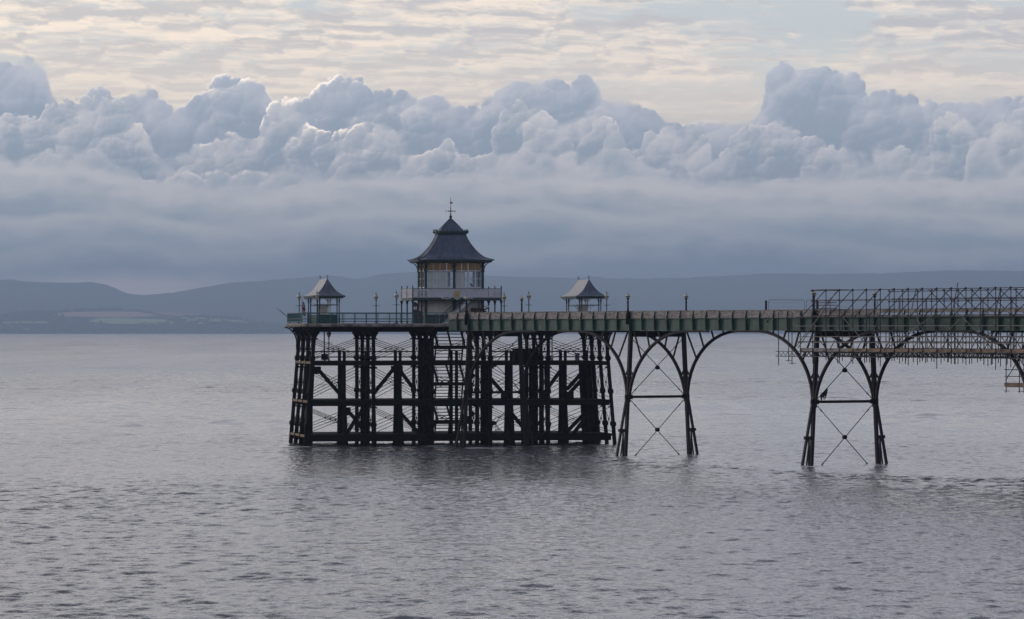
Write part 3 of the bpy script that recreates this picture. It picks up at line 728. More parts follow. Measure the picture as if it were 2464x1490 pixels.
for a in ((690, 615, 850, 800), (1475, 560, 1300, 800), (1730, 560, 1550, 760), (1735, 630, 1580, 800), (900, 970, 1080, 1190), (1760, 1010, 1560, 1215), (1745, 1085, 1600, 1275), (1180, 1080, 1060, 1200), (530, 590, 440, 700), (530, 1010, 430, 1120)): brace(*a, zoom=5)
for x0, y0, x1, y1, zm in ((400, 505, 498, 588, 4), (1270, 500, 1400, 575, 4), (690, 800, 745, 870, 4), (770, 955, 825, 1045, 4)):
    q0, q1 = (1100 + x0 / 2.759) * .6027, (1100 + x1 / 2.759) * .6027; z0 = ZH((1280 + y0 / 2.759) * .6027, 6, 1); z1 = ZH((1280 + y1 / 2.759) * .6027, 6, 1)
    m_ = MB(); a, b = U(q0, 1.1), U(q1, 1.1); m_.box(PH((a + b) / 2, 1.1, (z0 + z1) / 2), HU3 * (b - a) / 2, HV3 * 0.1, abs(z0 - z1) / 2); obj('gusset_board', m_, M['timber'], ls)
for x0, y0, x1, y1 in ((825, 785, 905, 880), (1245, 795, 1340, 885), (1540, 785, 1625, 880)):
    q0, q1 = (1700 + x0 / 2.759) * .6027, (1700 + x1 / 2.759) * .6027; z0 = ZH((1280 + y0 / 2.759) * .6027, 20, 1); z1 = ZH((1280 + y1 / 2.759) * .6027, 20, 1)
    m_ = MB(); a, b = U(q0, 1.1), U(q1, 1.1); m_.box(PH((a + b) / 2, 1.1, (z0 + z1) / 2), HU3 * (b - a) / 2, HV3 * 0.1, abs(z0 - z1) / 2); obj('gusset_board', m_, M['timber'], ls)

# --- stairs in the middle bay
st = thing('staircase', PH(15, 6, 1.1), 'black slatted stairs and landings climbing between the columns in the middle of the pier head', 'staircase')
LND = [(831.5, 840), (872, 880), (920, 928), (964, 976), (1011, 1020), (1048, 1062)]
ua, ub = U(1046, 3.0), U(1122, 3.0)
zs = [ZH((a + b) / 2, 14, 2) for a, b in LND]
for i, (a, b) in enumerate(LND):
    z0, z1 = ZH(b, 14, 2), ZH(a, 14, 2)
    m_ = MB(); m_.box(PH((ua + ub) / 2, 2.0 if i % 2 == 0 else 4.4, (z0 + z1) / 2), HU3 * (ub - ua) / 2 * 1.25, HV3 * 0.9, (z1 - z0) / 2); obj('landing', m_, M['timber'], st)
levels = [12.45] + zs
for i in range(len(levels) - 1):
    zt, zb = levels[i], levels[i + 1]; vt, vb = (4.4, 2.2) if i % 2 == 0 else (2.2, 4.4)
    u0, u1, so = ua + 0.2, ub - 0.3, -0.22
    m_ = MB()
    for t in (0, 0.5, 1):
        uu = u0 + (u1 - u0) * t; m_.beam(PH(uu + so, vt, zt), PH(uu, vb, zb), 0.13, 0.24)
    ns = max(4, int((zt - zb) / 0.30))
    for k in range(1, ns):
        f = k / ns; v = vt + (vb - vt) * f; z = zt + (zb - zt) * f
        m_.beam(PH(u0 + so * (1 - f), v, z), PH(u1 + so * (1 - f), v, z), 0.26, 0.085)
    obj('flight', m_, M['iron'], st)
    m_ = MB()
    for uu in (u0, u1):
        for h in (0.5, 1.0): m_.tube(PH(uu + so, vt, zt + h), PH(uu, vb, zb + h), 0.022, n=5)
        for t in (0, .33, .66, 1): p = PH(uu + so * (1 - t), vt + (vb - vt) * t, zt + (zb - zt) * t); m_.tube(p, p + V(0, 0, 1.0), 0.022, n=5)
    obj('handrail', m_, M['iron'], st)
for i in range(1, 6):                       # small side flights right of the main one
    zt, zb = levels[i], levels[i + 1]; m_ = MB(); u0, u1 = ub + 0.35, ub + 1.5
    for uu in (u0, u1): m_.beam(PH(uu, 5, zt), PH(uu - 0.25, 3, zb), 0.1, 0.2)
    for k in range(1, 7): f = k / 7; m_.beam(PH(u0 - .25 * f, 5 - 2 * f, zt + (zb - zt) * f), PH(u1 - .25 * f, 5 - 2 * f, zt + (zb - zt) * f), 0.24, 0.04)
    obj('flight', m_, M['iron'], st)
m_ = MB(); u0, u1 = U(1236, 6), U(1293, 6); z0, z1 = ZH(871, 22, 6), ZH(841, 22, 6)
t_ = thing('store_box', PH((u0 + u1) / 2, 6, z0), 'large flat black box standing on the landing stage behind the columns', 'box')
m_.box(PH((u0 + u1) / 2, 6, (z0 + z1) / 2), HU3 * (u1 - u0) / 2, HV3 * 0.8, (z1 - z0) / 2); obj('box_body', m_, M['timber'], t_)
m_ = MB(); m_.box(PH((u0 + u1) / 2, 6, z1 + 0.04), HU3 * ((u1 - u0) / 2 + .06), HV3 * 0.86, 0.05); obj('lid', m_, M['iron'], t_)

# --- railing round the deck
rl = thing('railing', PH(15.2, -1.3, 12.55), 'teal iron railing with thin bars round the edge of the pier head deck', 'railing')
ring = rounded(-1.36, 31.76, -1.26, 13.26, 1.86, 6)
qn0, qn1 = U(1078, -1.3), U(1204, -1.3)
def walk(poly, step):
    P = [V(*p) for p in poly]; out = []; acc = 0.0
    for a, b in zip(P, P[1:]):
        L = np.linalg.norm(b - a); t = step - acc
        while t <= L: out.append(a + (b - a) * t / L); t += step
        acc = (acc + L) % step
    return out
# open polyline from the right of the neck, round the back, to the left of the neck
i0 = 7
poly = [(qn1, -1.26)] + ring[7:] + ring[:7] + [(qn0, -1.26)]
for h, w, hh in ((13.62, 0.075, 0.07), (13.02, 0.045, 0.05), (12.74, 0.045, 0.05)):
    m_ = MB()
    for a, b in zip(poly, poly[1:]): m_.beam(PH(*a, h), PH(*b, h), w, hh)
    obj('rail', m_, M['teal'], rl)
posts = [V(*poly[0])] + walk(poly, 1.22) + [V(*poly[-1])]
for p in posts[:98]:
    m_ = MB(); m_.beam(PH(p[0], p[1], 12.53), PH(p[0], p[1], 13.60), 0.07, 0.07, up=HU3); obj('post', m_, M['teal'], rl)
m_ = MB()
for p in walk(poly, 0.122): m_.beam(PH(p[0], p[1], 12.75), PH(p[0], p[1], 13.58), 0.014, 0.014, up=HU3)
obj('thin_bars', m_, M['teal'], rl)
# ------------------------------------------------------------------ trestles
ZG = 11.79                                     # underside of the girders
def lean(z): return 0.62 * max(0.0, ZG - z) / ZG
tr = thing('trestle', PN(0, 2.95, 0), 'arched iron trestle half hidden in front of the pier head columns', 'trestle', 'iron trestles of the pier')
for sg, w0 in ((-1, 0.0), (1, 5.9)):
    m_ = MB(); m_.beam(PN(0, w0 + sg * lean(-2.5), -2.5), PN(0, w0 + sg * lean(5.5), 5.5), 0.20, 0.22, up=NN3); m_.beam(PN(0, w0 + sg * lean(5.5), 5.5), PN(0, w0, ZG), 0.22, 0.32, up=NN3)
    for so in (-.13, .13): m_.beam(PN(so, w0 + sg * lean(-2.5), -2.5), PN(so, w0 + sg * lean(5.5), 5.5), 0.035, 0.27, up=NN3); m_.beam(PN(so, w0 + sg * lean(5.5), 5.5), PN(so, w0, ZG), 0.035, 0.37, up=NN3)
    lg = obj('leg', m_, M['iron_brown'], tr)
    m_ = MB(); m_.beam(PN(0, w0 + sg * (lean(6.2) + .05), 6.2), PN(0, w0 + sg * 2.08, -2.5), 0.22, 0.19, up=NN3); obj('raker', m_, M['iron_brown'], tr)
    m_ = MB(); m_.beam(PN(0, w0 + sg * (lean(2.4) - .12), 2.4), PN(0, w0 + sg * 1.34, 2.4), 0.30, 0.28); obj('foot_plate', m_, M['iron_brown'], tr)
    m_ = MB(); m_.beam(PN(0, w0 + sg * .88, 2.5), PN(0, w0 + sg * 0.92, -2.5), 0.14, 0.12, up=NN3); m_.beam(PN(0, w0 + sg * .80, 2.5), PN(0, w0 + sg * 1.35, -1.5), 0.1, 0.1, up=NN3); obj('foot_brace', m_, M['iron_brown'], tr)
    for d in (-1, 1):
        def arch(u_):
            f = 1 - u_ / 9.2; z = ZG - 0.06 - 6.7 * (1 - math.sqrt(max(0.0, 1 - f * f)))
            return PN(d * (0.16 + u_), w0 + sg * lean(z), z)
        us = [9.2 * (1 - math.sin(R(90 * (1 - t / 22)))) for t in range(23)]
        m_ = MB(); m_.band([arch(x) for x in us] + [PN(d * 13.2, w0, ZG - 0.05)], 0.26, 0.20, NN3)
        m_.band([arch(x) + V(0, 0, .11) for x in us], 0.06, 0.10, NN3); tag(obj('arch_rib', m_, M['iron_brown'], tr), kind=None)['side'] = d
        for ua_, ut in ((1.9, 0.35), (3.25, 2.55), (5.0, 4.65), (6.7, 6.6)):
            m_ = MB(); m_.beam(arch(ua_), PN(d * (0.16 + ut), w0, ZG), 0.12, 0.13, up=NN3); obj('spandrel_strut', m_, M['iron_brown'], tr)['side'] = d
        m_ = MB(); m_.beam(arch(0.62), PN(0, w0 + sg * lean(8.3), 8.35), 0.12, 0.12, up=NN3); obj('spandrel_strut', m_, M['iron_brown'], tr)['side'] = d
m_ = MB(); m_.beam(PN(0, 0.1, 11.49), PN(0, 5.8, 11.49), 0.34, 0.56); obj('cross_girder', m_, M['iron'], tr)
m_ = MB(); m_.beam(PN(0, -0.36, 5.55), PN(0, 6.26, 5.55), 0.24, 0.24); m_.beam(PN(0, -0.62, 5.55), PN(0, 0.1, 5.55), 0.3, 0.42); m_.beam(PN(0, 5.8, 5.55), PN(0, 6.5, 5.55), 0.3, 0.42); obj('waist_strut', m_, M['iron'], tr)
for (wa, za), (wb, zb) in (((0.25, 10.9), (6.0, 5.7)), ((5.65, 10.9), (-0.1, 5.7)), ((-0.15, 5.35), (5.95, -0.5)), ((6.05, 5.35), (-0.05, -0.5))):
    m_ = MB(); a, b = PN(0, wa, za), PN(0, wb, zb); m_.tube(a, b, 0.035, n=6)
    for t in (0.1, 0.9): c = a + (b - a) * t; m_.tube(c - (b - a) * .012, c + (b - a) * .012, 0.06, n=6)
    obj('tie_rod', m_, M['iron'], tr)
for z in (8.30, 2.42):
    m_ = MB(); m_.tube(PN(-0.14, 2.95, z), PN(0.14, 2.95, z), 0.19, n=14); obj('boss', m_, M['iron'], tr)
TSH = V(*(NE * 30.5), 0)
copy_thing(tr, V(*tr.location) + TSH, 'arched iron trestle standing alone in open water between the pier head and the scaffolding')
copy_thing(tr, V(*tr.location) + TSH * 2, 'arched iron trestle whose arches rise into the left end of the hanging scaffold')
t3_ = copy_thing(tr, V(*tr.location) + TSH * 3, 'arched iron trestle at the right edge, hidden up to its arches by scaffolding')
for c_ in list(t3_.children):
    if c_.name.split('.')[0] in ('raker', 'foot_plate', 'foot_brace'): bpy.data.objects.remove(c_)
for c_ in list(tr.children):
    if c_.get('side') == -1: bpy.data.objects.remove(c_)
wd = thing('seaweed', PN(61, -0.2, 6.2), 'ragged black clump of weed caught on a tie of the scaffolded trestle', 'seaweed'); m_ = MB(); rng = random.Random(3)
for k in range(26):
    t = rng.uniform(.80, .93); a = V(*PN(61, 5.65 + (-0.1 - 5.65) * t, 10.9 + (5.7 - 10.9) * t)); m_.beam(a, a + V(rng.uniform(-.1, .1), 0, -rng.uniform(.1, .75) * (1.15 - abs(t - .85) * 8)), 0.07, 0.05, up=NE3)
obj('weed_strands', m_, M['rope'], wd)

# ------------------------------------------------------------------ neck of the pier
SE = 98.0
nk = thing('pier_neck', PN(40, 2.95, 11.8), 'long straight green girder neck of the pier with grey boarded parapet', 'pier')
for w0, sg in ((0.0, -1), (5.9, 1)):
    m_ = MB(); m_.box(PN((SE - 4.15) / 2, w0, (ZG + 12.93) / 2), NE3 * (SE + 4.15) / 2, NN3 * 0.02, (12.93 - ZG) / 2 - 0.03); obj('girder_web', m_, M['green'], nk)
    for z in (ZG + 0.015, 12.93):
        m_ = MB(); m_.box(PN((SE - 4.15) / 2, w0, z), NE3 * (SE + 4.15) / 2, NN3 * 0.20, 0.016); obj('flange', m_, M['dgreen'], nk)
m_ = MB(); m_.box(PN((SE - 4.15) / 2, 2.95, 12.5), NE3 * (SE + 4.15) / 2, NN3 * 2.9, 0.05); obj('deck', m_, M['deck'], nk)
for s in np.arange(-3.0, SE, 4.357):
    m_ = MB(); m_.beam(PN(s, 0.05, 12.2), PN(s, 5.85, 12.2), 0.14, 0.5); obj('cross_girder', m_, M['iron'], nk)
SG = 30.5 / 14; s_open = S(1983, 0)
ks = [k for k in range(-1, 46)]
for k in ks:
    s = k * SG
    m_ = MB(); m_.prism([PN(s - .02, -0.02, ZG + .04), PN(s - .02, -0.24, ZG + .04), PN(s - .02, -0.30, 12.90), PN(s - .02, -0.02, 12.90)], NE3 * 0.04)
    m_.prism([PN(s - .07, -0.24, ZG + .04), PN(s + .07, -0.24, ZG + .04), PN(s + .07, -0.30, 12.9), PN(s - .07, -0.30, 12.9)], NN3 * 0.02)
    obj('stiffener', m_, M['green'], nk)
    m_ = MB(); m_.prism([PN(s - .045, -0.10, 12.94), PN(s - .045, -0.34, 12.94), PN(s - .045, -0.20, 13.58), PN(s - .045, -0.10, 13.58)], NE3 * 0.09); obj('parapet_post', m_, M['dgreen'], nk)
rng = random.Random(5)
edges = [-4.1] + [k * SG for k in ks] + [SE]
for a, b in zip(edges, edges[1:]):
    if b - a < 0.3: continue
    m_ = MB(); c = (a + b) / 2; hl = (b - a) / 2 - 0.012
    j = rng.uniform(-.012, .012)
    m_.box(PN(c, -0.075 + j, 13.465 + j), NE3 * hl, NN3 * 0.028, 0.155)
    if b < s_open: m_.box(PN(c, -0.090 - j, 13.135), NE3 * hl, NN3 * 0.028, 0.160)
    obj('parapet_board', m_, M['board'], nk)
m_ = MB(); m_.box(PN((SE - 4.1) / 2, -0.085, 13.645), NE3 * (SE + 4.1) / 2, NN3 * 0.07, 0.02); obj('parapet_cap', m_, M['board'], nk)
m_ = MB(); m_.box(PN((s_open + 4.5) / 2, 5.98, 13.2), NE3 * (s_open - 4.5) / 2, NN3 * 0.03, 0.40); obj('far_parapet', m_, M['board'], nk)
for k in range(4):
    m_ = MB(); m_.box(PN(30.5 * k, -0.24, 12.38), NE3 * 0.26, NN3 * 0.13, 0.58); m_.box(PN(30.5 * k, -0.26, 13.22), NE3 * 0.15, NN3 * 0.12, 0.26); obj('pilaster', m_, M['dgreen'], nk)

# ------------------------------------------------------------------ lamps
def lamp_ball(loc, label):
    t = thing('lamp_post', loc, label, 'lamp post', 'round-globe lamp posts along the pier neck')
    c = V(*loc); m_ = MB()
    m_.lathe(c, [(.20, -.6), (.20, .1), (.24, .14), (.18, .22), (.22, .32), (.13, .48), (.095, .62), (.12, .68), (.085, .76), (.075, 1.45), (.11, 1.49), (.075, 1.55), (.065, 1.72), (.12, 1.80), (.15, 1.88)], 12); obj('post', m_, M['iron'], t)
    m_ = MB(); m_.lathe(c, [(.10, 1.87)] + [(.205 * math.sin(R(a)), 2.06 - .205 * math.cos(R(a))) for a in range(30, 180, 15)] + [(.03, 2.265)], 16); obj('globe', m_, M['cream'], t)
    m_ = MB(); m_.lathe(c, [(.212, 1.99), (.214, 2.03), (.208, 2.05)], 16); m_.lathe(c, [(.05, 2.24), (.05, 2.28), (.015, 2.32), (.01, 2.36)], 8); obj('band', m_, M['iron'], t)
    return t
lb = lamp_ball(PN(0, -0.34, 13.0), 'round-globe lamp post in front of the pavilion stairs')
for k, w, lab in ((0, 6.15, 'round-globe lamp post right of the pavilion, beside a taller pointed lamp'), (1, -0.34, 'round-globe lamp post right of the far shelter, on the near parapet'), (1, 6.2, 'lone round-globe lamp post on the bare middle stretch of the neck'),
                  (2, -0.34, 'round-globe lamp post under the top left corner of the scaffold frame'), (2, 6.2, 'round-globe lamp post standing inside the scaffold lattice')):
    copy_thing(lb, PN(30.5 * k, w, 13.0), lab)
def lamp_point(loc, label, grp):
    t = thing('lamp_post', loc, label, 'lamp post', grp); c = V(*loc); m_ = MB()
    m_.lathe(c, [(.17, 0), (.17, .06), (.10, .14), (.075, .30), (.055, .4), (.05, 2.35), (.07, 2.40), (.06, 2.46)], 10); obj('post', m_, M['dgreen'], t)
    m_ = MB(); m_.beam(c + V(0, 0, 1.92) - HU3 * .38, c + V(0, 0, 1.92) + HU3 * .38, 0.04, 0.045); m_.lathe(c, [(.07, 1.86), (.07, 1.98)], 8); obj('ladder_bar', m_, M['dgreen'], t)
    m_ = MB(); m_.lathe(c, [(.06, 2.44), (.13, 2.56), (.21, 2.74), (.235, 2.82), (.235, 2.86), (.21, 2.98), (.13, 3.08), (.06, 3.13)], 14); obj('globe', m_, M['cream'], t)
    m_ = MB(); m_.lathe(c, [(.242, 2.81), (.242, 2.855)], 14); m_.lathe(c, [(.09, 3.11), (.05, 3.16), (.06, 3.2), (.02, 3.24), (.012, 3.42)], 8); obj('finial', m_, M['iron'], t)
    return t
lp = lamp_point(PH(0.1, -1.05, 12.52), 'pointed lamp in front of the left shelter, overlapping its corner post', 'pointed lamp posts round the pier head')
for u, v, lab in ((0.1, 13.05, 'leftmost pointed lamp post, beside the drooping flag'), (8.3, 13.05, 'pointed lamp post midway between the left shelter and the balcony'), (8.3, -1.05, 'pointed lamp post just left of the white balcony'),
                  (22.1, 13.05, 'pointed lamp post touching the right end of the white balcony'), (22.1, -1.05, 'taller-looking pointed lamp post right of the pavilion'), (30.3, 13.05, 'pointed lamp post seen through the right-hand shelter'), (30.3, -1.05, 'pointed lamp post at the right eave of the right-hand shelter')):
    copy_thing(lp, PH(u, v, 12.52), lab)
copy_thing(lp, PH(U(791, 3), 3, 8.62), 'pointed lamp post down on the landing stage beside the dark square box', 'pointed lamp posts on the landing stage')
copy_thing(lp, PH(U(1328, 3), 3, 8.62), 'pointed lamp post down on the landing stage seen under an arch', 'pointed lamp posts on the landing stage')
bx = thing('tide_gauge_box', PH(U(780, 2), 2, 8.65), 'dark square box on a long pole above the landing stage', 'box')
m_ = MB(); ub_ = U(780.8, 2); m_.box(PH(ub_, 2, ZH(859, 2, 2)), HU3 * .33, HV3 * .2, .31); obj('box_body', m_, M['timber'], bx)
m_ = MB(); m_.tube(PH(ub_, 2.25, 8.6), PH(ub_, 2.25, 11.8), 0.06, n=8); m_.tube(PH(ub_, 2, 8.6), PH(ub_, 2, 9.2), 0.10, n=8); m_.tube(PH(ub_, 2.25, 9.4), PH(ub_, 2.25, 9.9), 0.085, n=8); obj('pole', m_, M['iron'], bx)
# ------------------------------------------------------------------ pavilion
pv = thing('pavilion', PH(15.1, 5.9, 12.52), 'two-storey pagoda-roofed pavilion with white balcony in the middle of the pier head', 'pavilion')
PU0, PU1, PV0, PV1 = 12.1, 18.1, 3.7, 8.1
PUC, PVC = (PU0 + PU1) / 2, (PV0 + PV1) / 2
def part(name, m, mt, parent=pv): return obj(name, m, M[mt] if isinstance(mt, str) else mt, parent)
def flared(cu, cv, prof, nseg=6):
    """hipped roof rings: prof = [(z, half u, half v)]; flat sided, mesh split per side so hips stay crisp"""
    sides = []
    for sd in range(4):
        vs, fs = [], []
        for z, a, b in prof:
            c = [(-a, -b), (a, -b), (a, b), (-a, b)]; p, q = c[sd], c[(sd + 1) % 4]
            for t in range(nseg + 1): f = t / nseg; vs.append(PH(cu + p[0] + (q[0] - p[0]) * f, cv + p[1] + (q[1] - p[1]) * f, z))
        for i in range(len(prof) - 1):
            for t in range(nseg): k = i * (nseg + 1) + t; fs.append((k, k + 1, k + nseg + 2, k + nseg + 1))
        sides.append((vs, fs))
    return sides
def smooth_prof(P, n=4):
    Z = [p[0] for p in P]; out = []
    zz = np.linspace(0, len(P) - 1, (len(P) - 1) * n + 1)
    for col in range(3): out.append(np.interp(zz, range(len(P)), [p[col] for p in P]))
    A = np.array(out).T
    for _ in range(3): A[1:-1] = (A[:-2] + 2 * A[1:-1] + A[2:]) / 4
    return [tuple(r) for r in A]
def roof(cu, cv, prof, name, mt, parent, seams=True, nseam=7):
    m_ = MB()
    for vs, fs in flared(cu, cv, prof): m_.add(vs, fs, True)
    r = part(name, m_, mt, parent)
    if seams:
        s_ = MB()
        for sd in range(4):
            for t in np.linspace(0, 1, nseam + 2):
                pts = []
                for z, a, b in prof:
                    c = [(-a, -b), (a, -b), (a, b), (-a, b)]; p, q = c[sd], c[(sd + 1) % 4]
                    pts.append(PH(cu + p[0] + (q[0] - p[0]) * t, cv + p[1] + (q[1] - p[1]) * t, z + .012))
                s_.path(pts[::2], 0.016 if 0 < t < 1 else 0.032, 5)
        obj('roof_seams', s_, M['lead'], r)
    return r
f = lambda z, a: (z, a, a - 0.85)
RP = [f(19.17, 4.07), (19.24, 3.72, 2.84), (19.42, 3.18, 2.32), (19.80, 2.72, 1.88), (20.25, 2.32, 1.58), (20.75, 1.96, 1.36), (21.25, 1.66, 1.18), (21.80, 1.42, 1.02)]
roof(PUC, PVC, smooth_prof(RP), 'roof', 'lead', pv)
m_ = MB()
for z, a, b in ((19.12, 4.02, 3.17), (19.00, 3.86, 3.02)): m_.box(PH(PUC, PVC, z), HU3 * a, HV3 * b, 0.058)
part('eaves_gutter', m_, 'dgreen')
# cresting between the two roofs
m_ = MB()
m_.box(PH(PUC, PVC, 21.88), HU3 * 1.52, HV3 * 1.10, 0.07)
ca, cb = 1.62, 1.18
for (a0, b0), (a1, b1) in (((-ca, -cb), (ca, -cb)), ((ca, -cb), (ca, cb)), ((ca, cb), (-ca, cb)), ((-ca, cb), (-ca, -cb))):
    L = math.hypot(a1 - a0, b1 - b0); nn_ = int(L / 0.27)
    m_.beam(PH(PUC + a0, PVC + b0, 21.98), PH(PUC + a1, PVC + b1, 21.98), 0.06, 0.10); m_.beam(PH(PUC + a0, PVC + b0, 22.10), PH(PUC + a1, PVC + b1, 22.10), 0.05, 0.05)
    for k in range(nn_ + 1):
        t = k / nn_; p = PH(PUC + a0 + (a1 - a0) * t, PVC + b0 + (b1 - b0) * t, 22.0)
        m_.lathe(p, [(.05, 0), (.11, .10), (.05, .2), (.025, .26 + (.12 if k % 2 == 0 else 0))], 6)
part('cresting', m_, 'dgreen')
RU = [(21.95, 1.34, 0.98), (22.35, 1.10, .80), (22.8, .72, .52), (23.2, .36, .26), (23.52, .05, .04)]
roof(PUC, PVC, smooth_prof(RU), 'lantern_roof', 'lead', pv, nseam=3)
# corner and middle columns of both storeys
for u, v in ((PU0, PV0), (PUC, PV0), (PU1, PV0), (PU0, PV1), (PU1, PV1), (PU0, PVC), (PU1, PVC)):
    m_ = MB(); m_.box(PH(u, v, 17.1), HU3 * .13, HV3 * .13, 1.88); m_.box(PH(u, v, 17.98), HU3 * .18, HV3 * .18, .08); m_.box(PH(u, v, 13.75), HU3 * .14, HV3 * .14, 1.22); part('column', m_, 'dgreen')
# eaves brackets
for u, v, du, dv in ((PU0, PV0, -1, 0), (PU0, PV1, -1, 0), (PU1, PV0, 1, 0), (PU1, PV1, 1, 0), (PU0, PV0, 0, -1), (PUC, PV0, 0, -1), (PU1, PV0, 0, -1), (PU0, PVC, -1, 0), (PU1, PVC, 1, 0)):
    m_ = MB(); pts = [PH(u + du * (.12 + .85 * (1 - math.cos(R(9 * k)))), v + dv * (.12 + .7 * (1 - math.cos(R(9 * k)))), 17.95 + 1.0 * math.sin(R(9 * k))) for k in range(11)]
    m_.band(pts, 0.08, 0.09, HV3 if du else HU3)
    for k in (3, 5, 7): m_.beam(pts[k], PH(u + du * .1, v + dv * .1, 18.95), 0.05, 0.05)
    part('eaves_bracket', m_, 'dgreen')
# upper storey glazing: four faces, each bay of four lights
def face(p0, p1, nl, front):
    a, b = V(*p0), V(*p1); d = (b - a) / nl
    for i in range(nl):
        x0, x1 = a + d * i, a + d * (i + 1); g = 0.055 / np.linalg.norm(d)
        q0, q1 = x0 + d * g, x1 - d * g
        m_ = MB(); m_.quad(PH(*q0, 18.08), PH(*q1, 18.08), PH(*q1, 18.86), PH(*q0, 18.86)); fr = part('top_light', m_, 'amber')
        m_ = MB(); m_.quad(PH(*q0, 16.34), PH(*q1, 16.34), PH(*q1, 17.96), PH(*q0, 17.96)); part('window_pane', m_, 'glass')
    m_ = MB()
    for i in range(nl + 1):
        x = a + d * i; m_.beam(PH(*x, 16.28), PH(*x, 18.9), 0.045, 0.05, up=HU3)
    for z, w in ((16.3, .1), (17.2, .035), (18.02, .09)): m_.beam(PH(*a, z), PH(*b, z), 0.07, w)
    part('window_frame', m_, 'white')
    m_ = MB(); m_.beam(PH(*a, 18.92), PH(*b, 18.92), .12, .14)
    for i in range(1, 2):
        c = (a + b) / 2; L = np.linalg.norm(b - a)
        for sg in (-1, 1):
            pts = [PH(*(c + sg * (b - a) * (.5 - .5 * (1 - math.cos(R(t * 9))) * .45) ), 18.35 + .55 * math.sin(R(t * 9))) for t in range(11)]; m_.band(pts, .06, .07, HV3)
    part('arch_trim', m_, 'dgreen')
face((PU0 + .14, PV0), (PUC - .14, PV0), 4, True); face((PUC + .14, PV0), (PU1 - .14, PV0), 4, True)
face((PU0, PVC - .14), (PU0, PV0 + .14), 2, False); face((PU0, PV1 - .14), (PU0, PVC + .14), 2, False)
face((PU1, PV0 + .14), (PU1, PVC - .14), 2, False); face((PU1, PVC + .14), (PU1, PV1 - .14), 2, False)
face((PUC - .14, PV1), (PU0 + .14, PV1), 4, False); face((PU1 - .14, PV1), (PUC + .14, PV1), 4, False)
m_ = MB(); m_.box(PH(PUC, PVC, 18.93), HU3 * 2.9, HV3 * 2.1, .03); part('ceiling', m_, 'dim')
for a, b in ((12.35, 13.25), (13.30, 14.5), (15.35, 16.3)):
    m_ = MB(); m_.box(PH((a + b) / 2, PV0 + .22, 17.15), HU3 * (b - a) / 2, HV3 * .03, .82); part('inner_screen', m_, 'blind')
m_ = MB(); m_.box(PH(15.0, PV1 - 1.2, 17.1), HU3 * .22, HV3 * .06, .85); m_.box(PH(17.72, PV1 - 1.5, 17.1), HU3 * .15, HV3 * .06, .85); part('inner_post', m_, 'white')
m_ = MB(); m_.box(PH(13.02, PV0 + .4, 16.55), HU3 * .10, HV3 * .05, .16); m_.box(PH(16.9, PV0 + .3, 16.62), HU3 * .10, HV3 * .03, .1); m_.box(PH(17.05, PV0 + .3, 16.46), HU3 * .09, HV3 * .03, .1); part('notice', m_, 'dim')
m_ = MB(); m_.beam(PH(16.62, PV0 - .02, 16.3), PH(16.62, PV0 - .02, 18.0), .10, .12, up=HU3); m_.beam(PH(17.35, PV0 - .02, 16.3), PH(17.35, PV0 - .02, 18.0), .10, .12, up=HU3); part('door_frame', m_, 'white')
# balcony
BU0, BU1, BV0, BV1 = 10.5, 19.8, 2.2, 9.6
m_ = MB(); m_.box(PH(PUC, PVC, 15.21), HU3 * 4.62, HV3 * 3.67, .035); part('balcony_floor', m_, 'deck')
m_ = MB()
for a, b in (((BU0, BV0), (BU1, BV0)), ((BU1, BV0), (BU1, BV1)), ((BU1, BV1), (BU0, BV1)), ((BU0, BV1), (BU0, BV0))): m_.beam(PH(*a, 15.06), PH(*b, 15.06), .14, .24)
part('balcony_beam', m_, 'dgreen')
def lattice(a, b, z0, z1, solid):
    a, b = V(*a), V(*b); L = np.linalg.norm(b - a); d = (b - a) / L; m_ = MB(); hgt = z1 - z0; st_ = 0.30
    P = lambda t, z: PH(*(a + d * t), z)
    nrm = V(*(HU * d[0] + HV * d[1]), 0)
    for k in range(int(-hgt / st_), int(L / st_) + 1):
        for sg in (1, -1):
            t0 = k * st_; ta, tb = (t0, t0 + hgt) if sg > 0 else (t0 + hgt, t0)
            za, zb = z0, z1
            pts = sorted([(ta, za), (tb, zb)])
            (x0, y0), (x1, y1) = pts
            if x1 <= 0 or x0 >= L: continue
            if x0 < 0: y0 += (y1 - y0) * (-x0) / (x1 - x0); x0 = 0
            if x1 > L: y1 -= (y1 - y0) * (x1 - L) / (x1 - x0); x1 = L
            m_.beam(P(x0, y0), P(x1, y1), 0.022, 0.066, up=Z3)
    for z in (z0, z1, z0 + hgt * .82): m_.beam(P(0, z), P(L, z), .04, .05)
    for t in np.arange(0, L + .01, 1.16): m_.beam(P(t, z0), P(t, z1), .04, .10, up=nrm)
    part('balcony_rail', m_, 'lattice')
    m_ = MB(); m_.beam(P(0, z1 + .05), P(L, z1 + .05), .07, .05); part('hand_rail', m_, 'dgreen')
for a, b in (((BU0, BV0), (BU1, BV0)), ((BU1, BV0), (BU1, BV1)), ((BU1, BV1), (BU0, BV1)), ((BU0, BV1), (BU0, BV0))): lattice(a, b, 15.26, 16.10, 0)
for u0, u1 in ((12.15, 12.75), (16.5, 18.3)):
    m_ = MB(); m_.box(PH((u0 + u1) / 2, BV0 + .05, 15.62), HU3 * (u1 - u0) / 2, HV3 * .012, .34); part('balcony_panel', m_, 'lattice')
